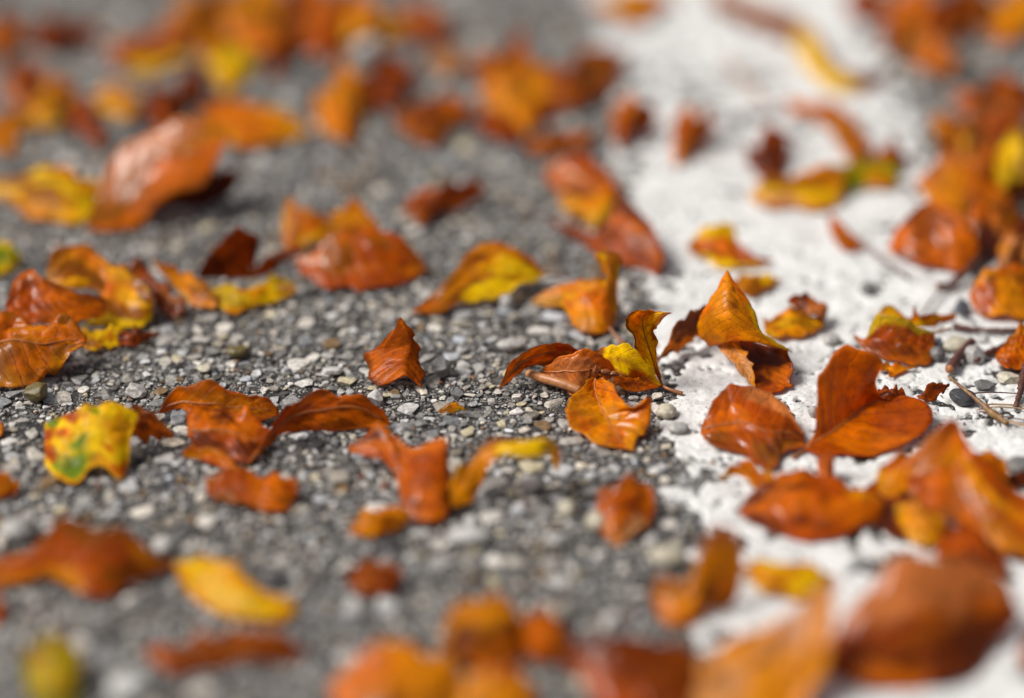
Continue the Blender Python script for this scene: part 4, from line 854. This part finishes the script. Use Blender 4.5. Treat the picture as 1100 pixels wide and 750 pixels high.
pebble('pale wedge shaped pebble between the left pile and the scalloped leaf', 147, 419, 22, 15, LG, -15)
pebble('grey half moon pebble above the level dark needle', 1057, 412, 25, 13, DG, -12)
pebble('black smooth pebble crossed by the golden brown twig', 1034, 427, 27, 17, BK, -15, True)
pebble('small light grey pebble against the thick short twig', 1046, 381, 21, 20, LG, 10)
pebble('bluish grey pebble beside the orange leaf on the right', 1033, 330, 19, 21, BG, 20)
pebble('small wet grey pebble at the right end of the shiny brown leaf', 1006, 381, 15, 18, DG, 0, True)
pebble('black pebble behind the small wet grey pebble', 1006, 368, 17, 17, BG, -20)
pebble('flat cream stone between the shiny brown leaf and the thick short twig', 1026, 370, 34, 20, CR, 0, True)
pebble('cream pebble beside the rough dark twig at the right edge', 1086, 405, 28, 14, CR)
pebble('blurred grey pebble alone on the white line', 932, 310, 15, 14, DG, 0, True)
pebble('blurred pale grey pebble on the white line below the dark lobed leaf', 893, 364, 17, 12, LG, 0, True)
pebble('tiny grey pebble at the left side of the large red orange leaf', 873, 442, 10, 14, LG, 0, True)
pebble('olive brown wet pebble alone on the stones behind the scalloped leaf', 256, 377, 22, 12, OL, 0, True)
pebble('blurred dark pebble at the right edge behind the right pile', 1096, 500, 26, 18, DG, 0, True)
leaf('tiny curled ochre leaf scrap on the stones between the two sharp leaves', [(470, 440, 3), (480, 435, 4), (492, 436, 4), (501, 440, 2)], [(470, 445, 0), (482, 445, 1), (492, 443, 1), (501, 442, 1)], b=1, c='AN', nv=14, nu=9, wet=.8)

# ------------------------------------------------------------------ light, camera
w = bpy.data.worlds.new('World'); sc.world = w; w.use_nodes = True
nt = w.node_tree; bg = nt.nodes['Background']
sky = nt.nodes.new('ShaderNodeTexSky'); sky.sky_type = 'NISHITA'; sky.sun_disc = False
EL, AZ = math.radians(50), math.radians(-90)          # sun behind and left of the scene, seen from the camera
sky.sun_elevation = EL; sky.sun_rotation = AZ
sky.dust_density = 4.; sky.air_density = 1.0
hs = nt.nodes.new('ShaderNodeHueSaturation'); hs.inputs['Saturation'].default_value = .30
nt.links.new(sky.outputs[0], hs.inputs['Color']); nt.links.new(hs.outputs[0], bg.inputs[0]); bg.inputs[1].default_value = .058
ld = bpy.data.lights.new('sun', 'SUN'); ld.energy = 3.2; ld.angle = math.radians(24); ld.color = (1, .965, .92)
lo = bpy.data.objects.new('sun', ld); C.objects.link(lo); lo.location = (0, 1, 3)
sd = Vector((math.sin(AZ)*math.cos(EL), math.cos(AZ)*math.cos(EL), math.sin(EL)))
lo.rotation_euler = sd.to_track_quat('Z', 'Y').to_euler()
cd = bpy.data.cameras.new('camera'); cam = bpy.data.objects.new('camera', cd); C.objects.link(cam); sc.camera = cam
cd.sensor_width = 36; cd.sensor_fit = 'HORIZONTAL'; cd.lens = FPX/1100*36
cam.location = (0, 0, CH); cam.rotation_euler = (math.pi/2-PITCH, 0, 0)
cd.clip_start = .01; cd.clip_end = 500
cd.dof.use_dof = True; cd.dof.focus_distance = 1.275
cd.dof.aperture_fstop = (FPX/1100*.036)/.075
sc.view_settings.view_transform = 'Standard'; sc.view_settings.look = 'None'; sc.view_settings.exposure = 0.32; sc.view_settings.gamma = 1
sc.render.engine = 'CYCLES'
sc.cycles.use_denoising = True
sc.cycles.max_bounces = 6; sc.cycles.transmission_bounces = 4
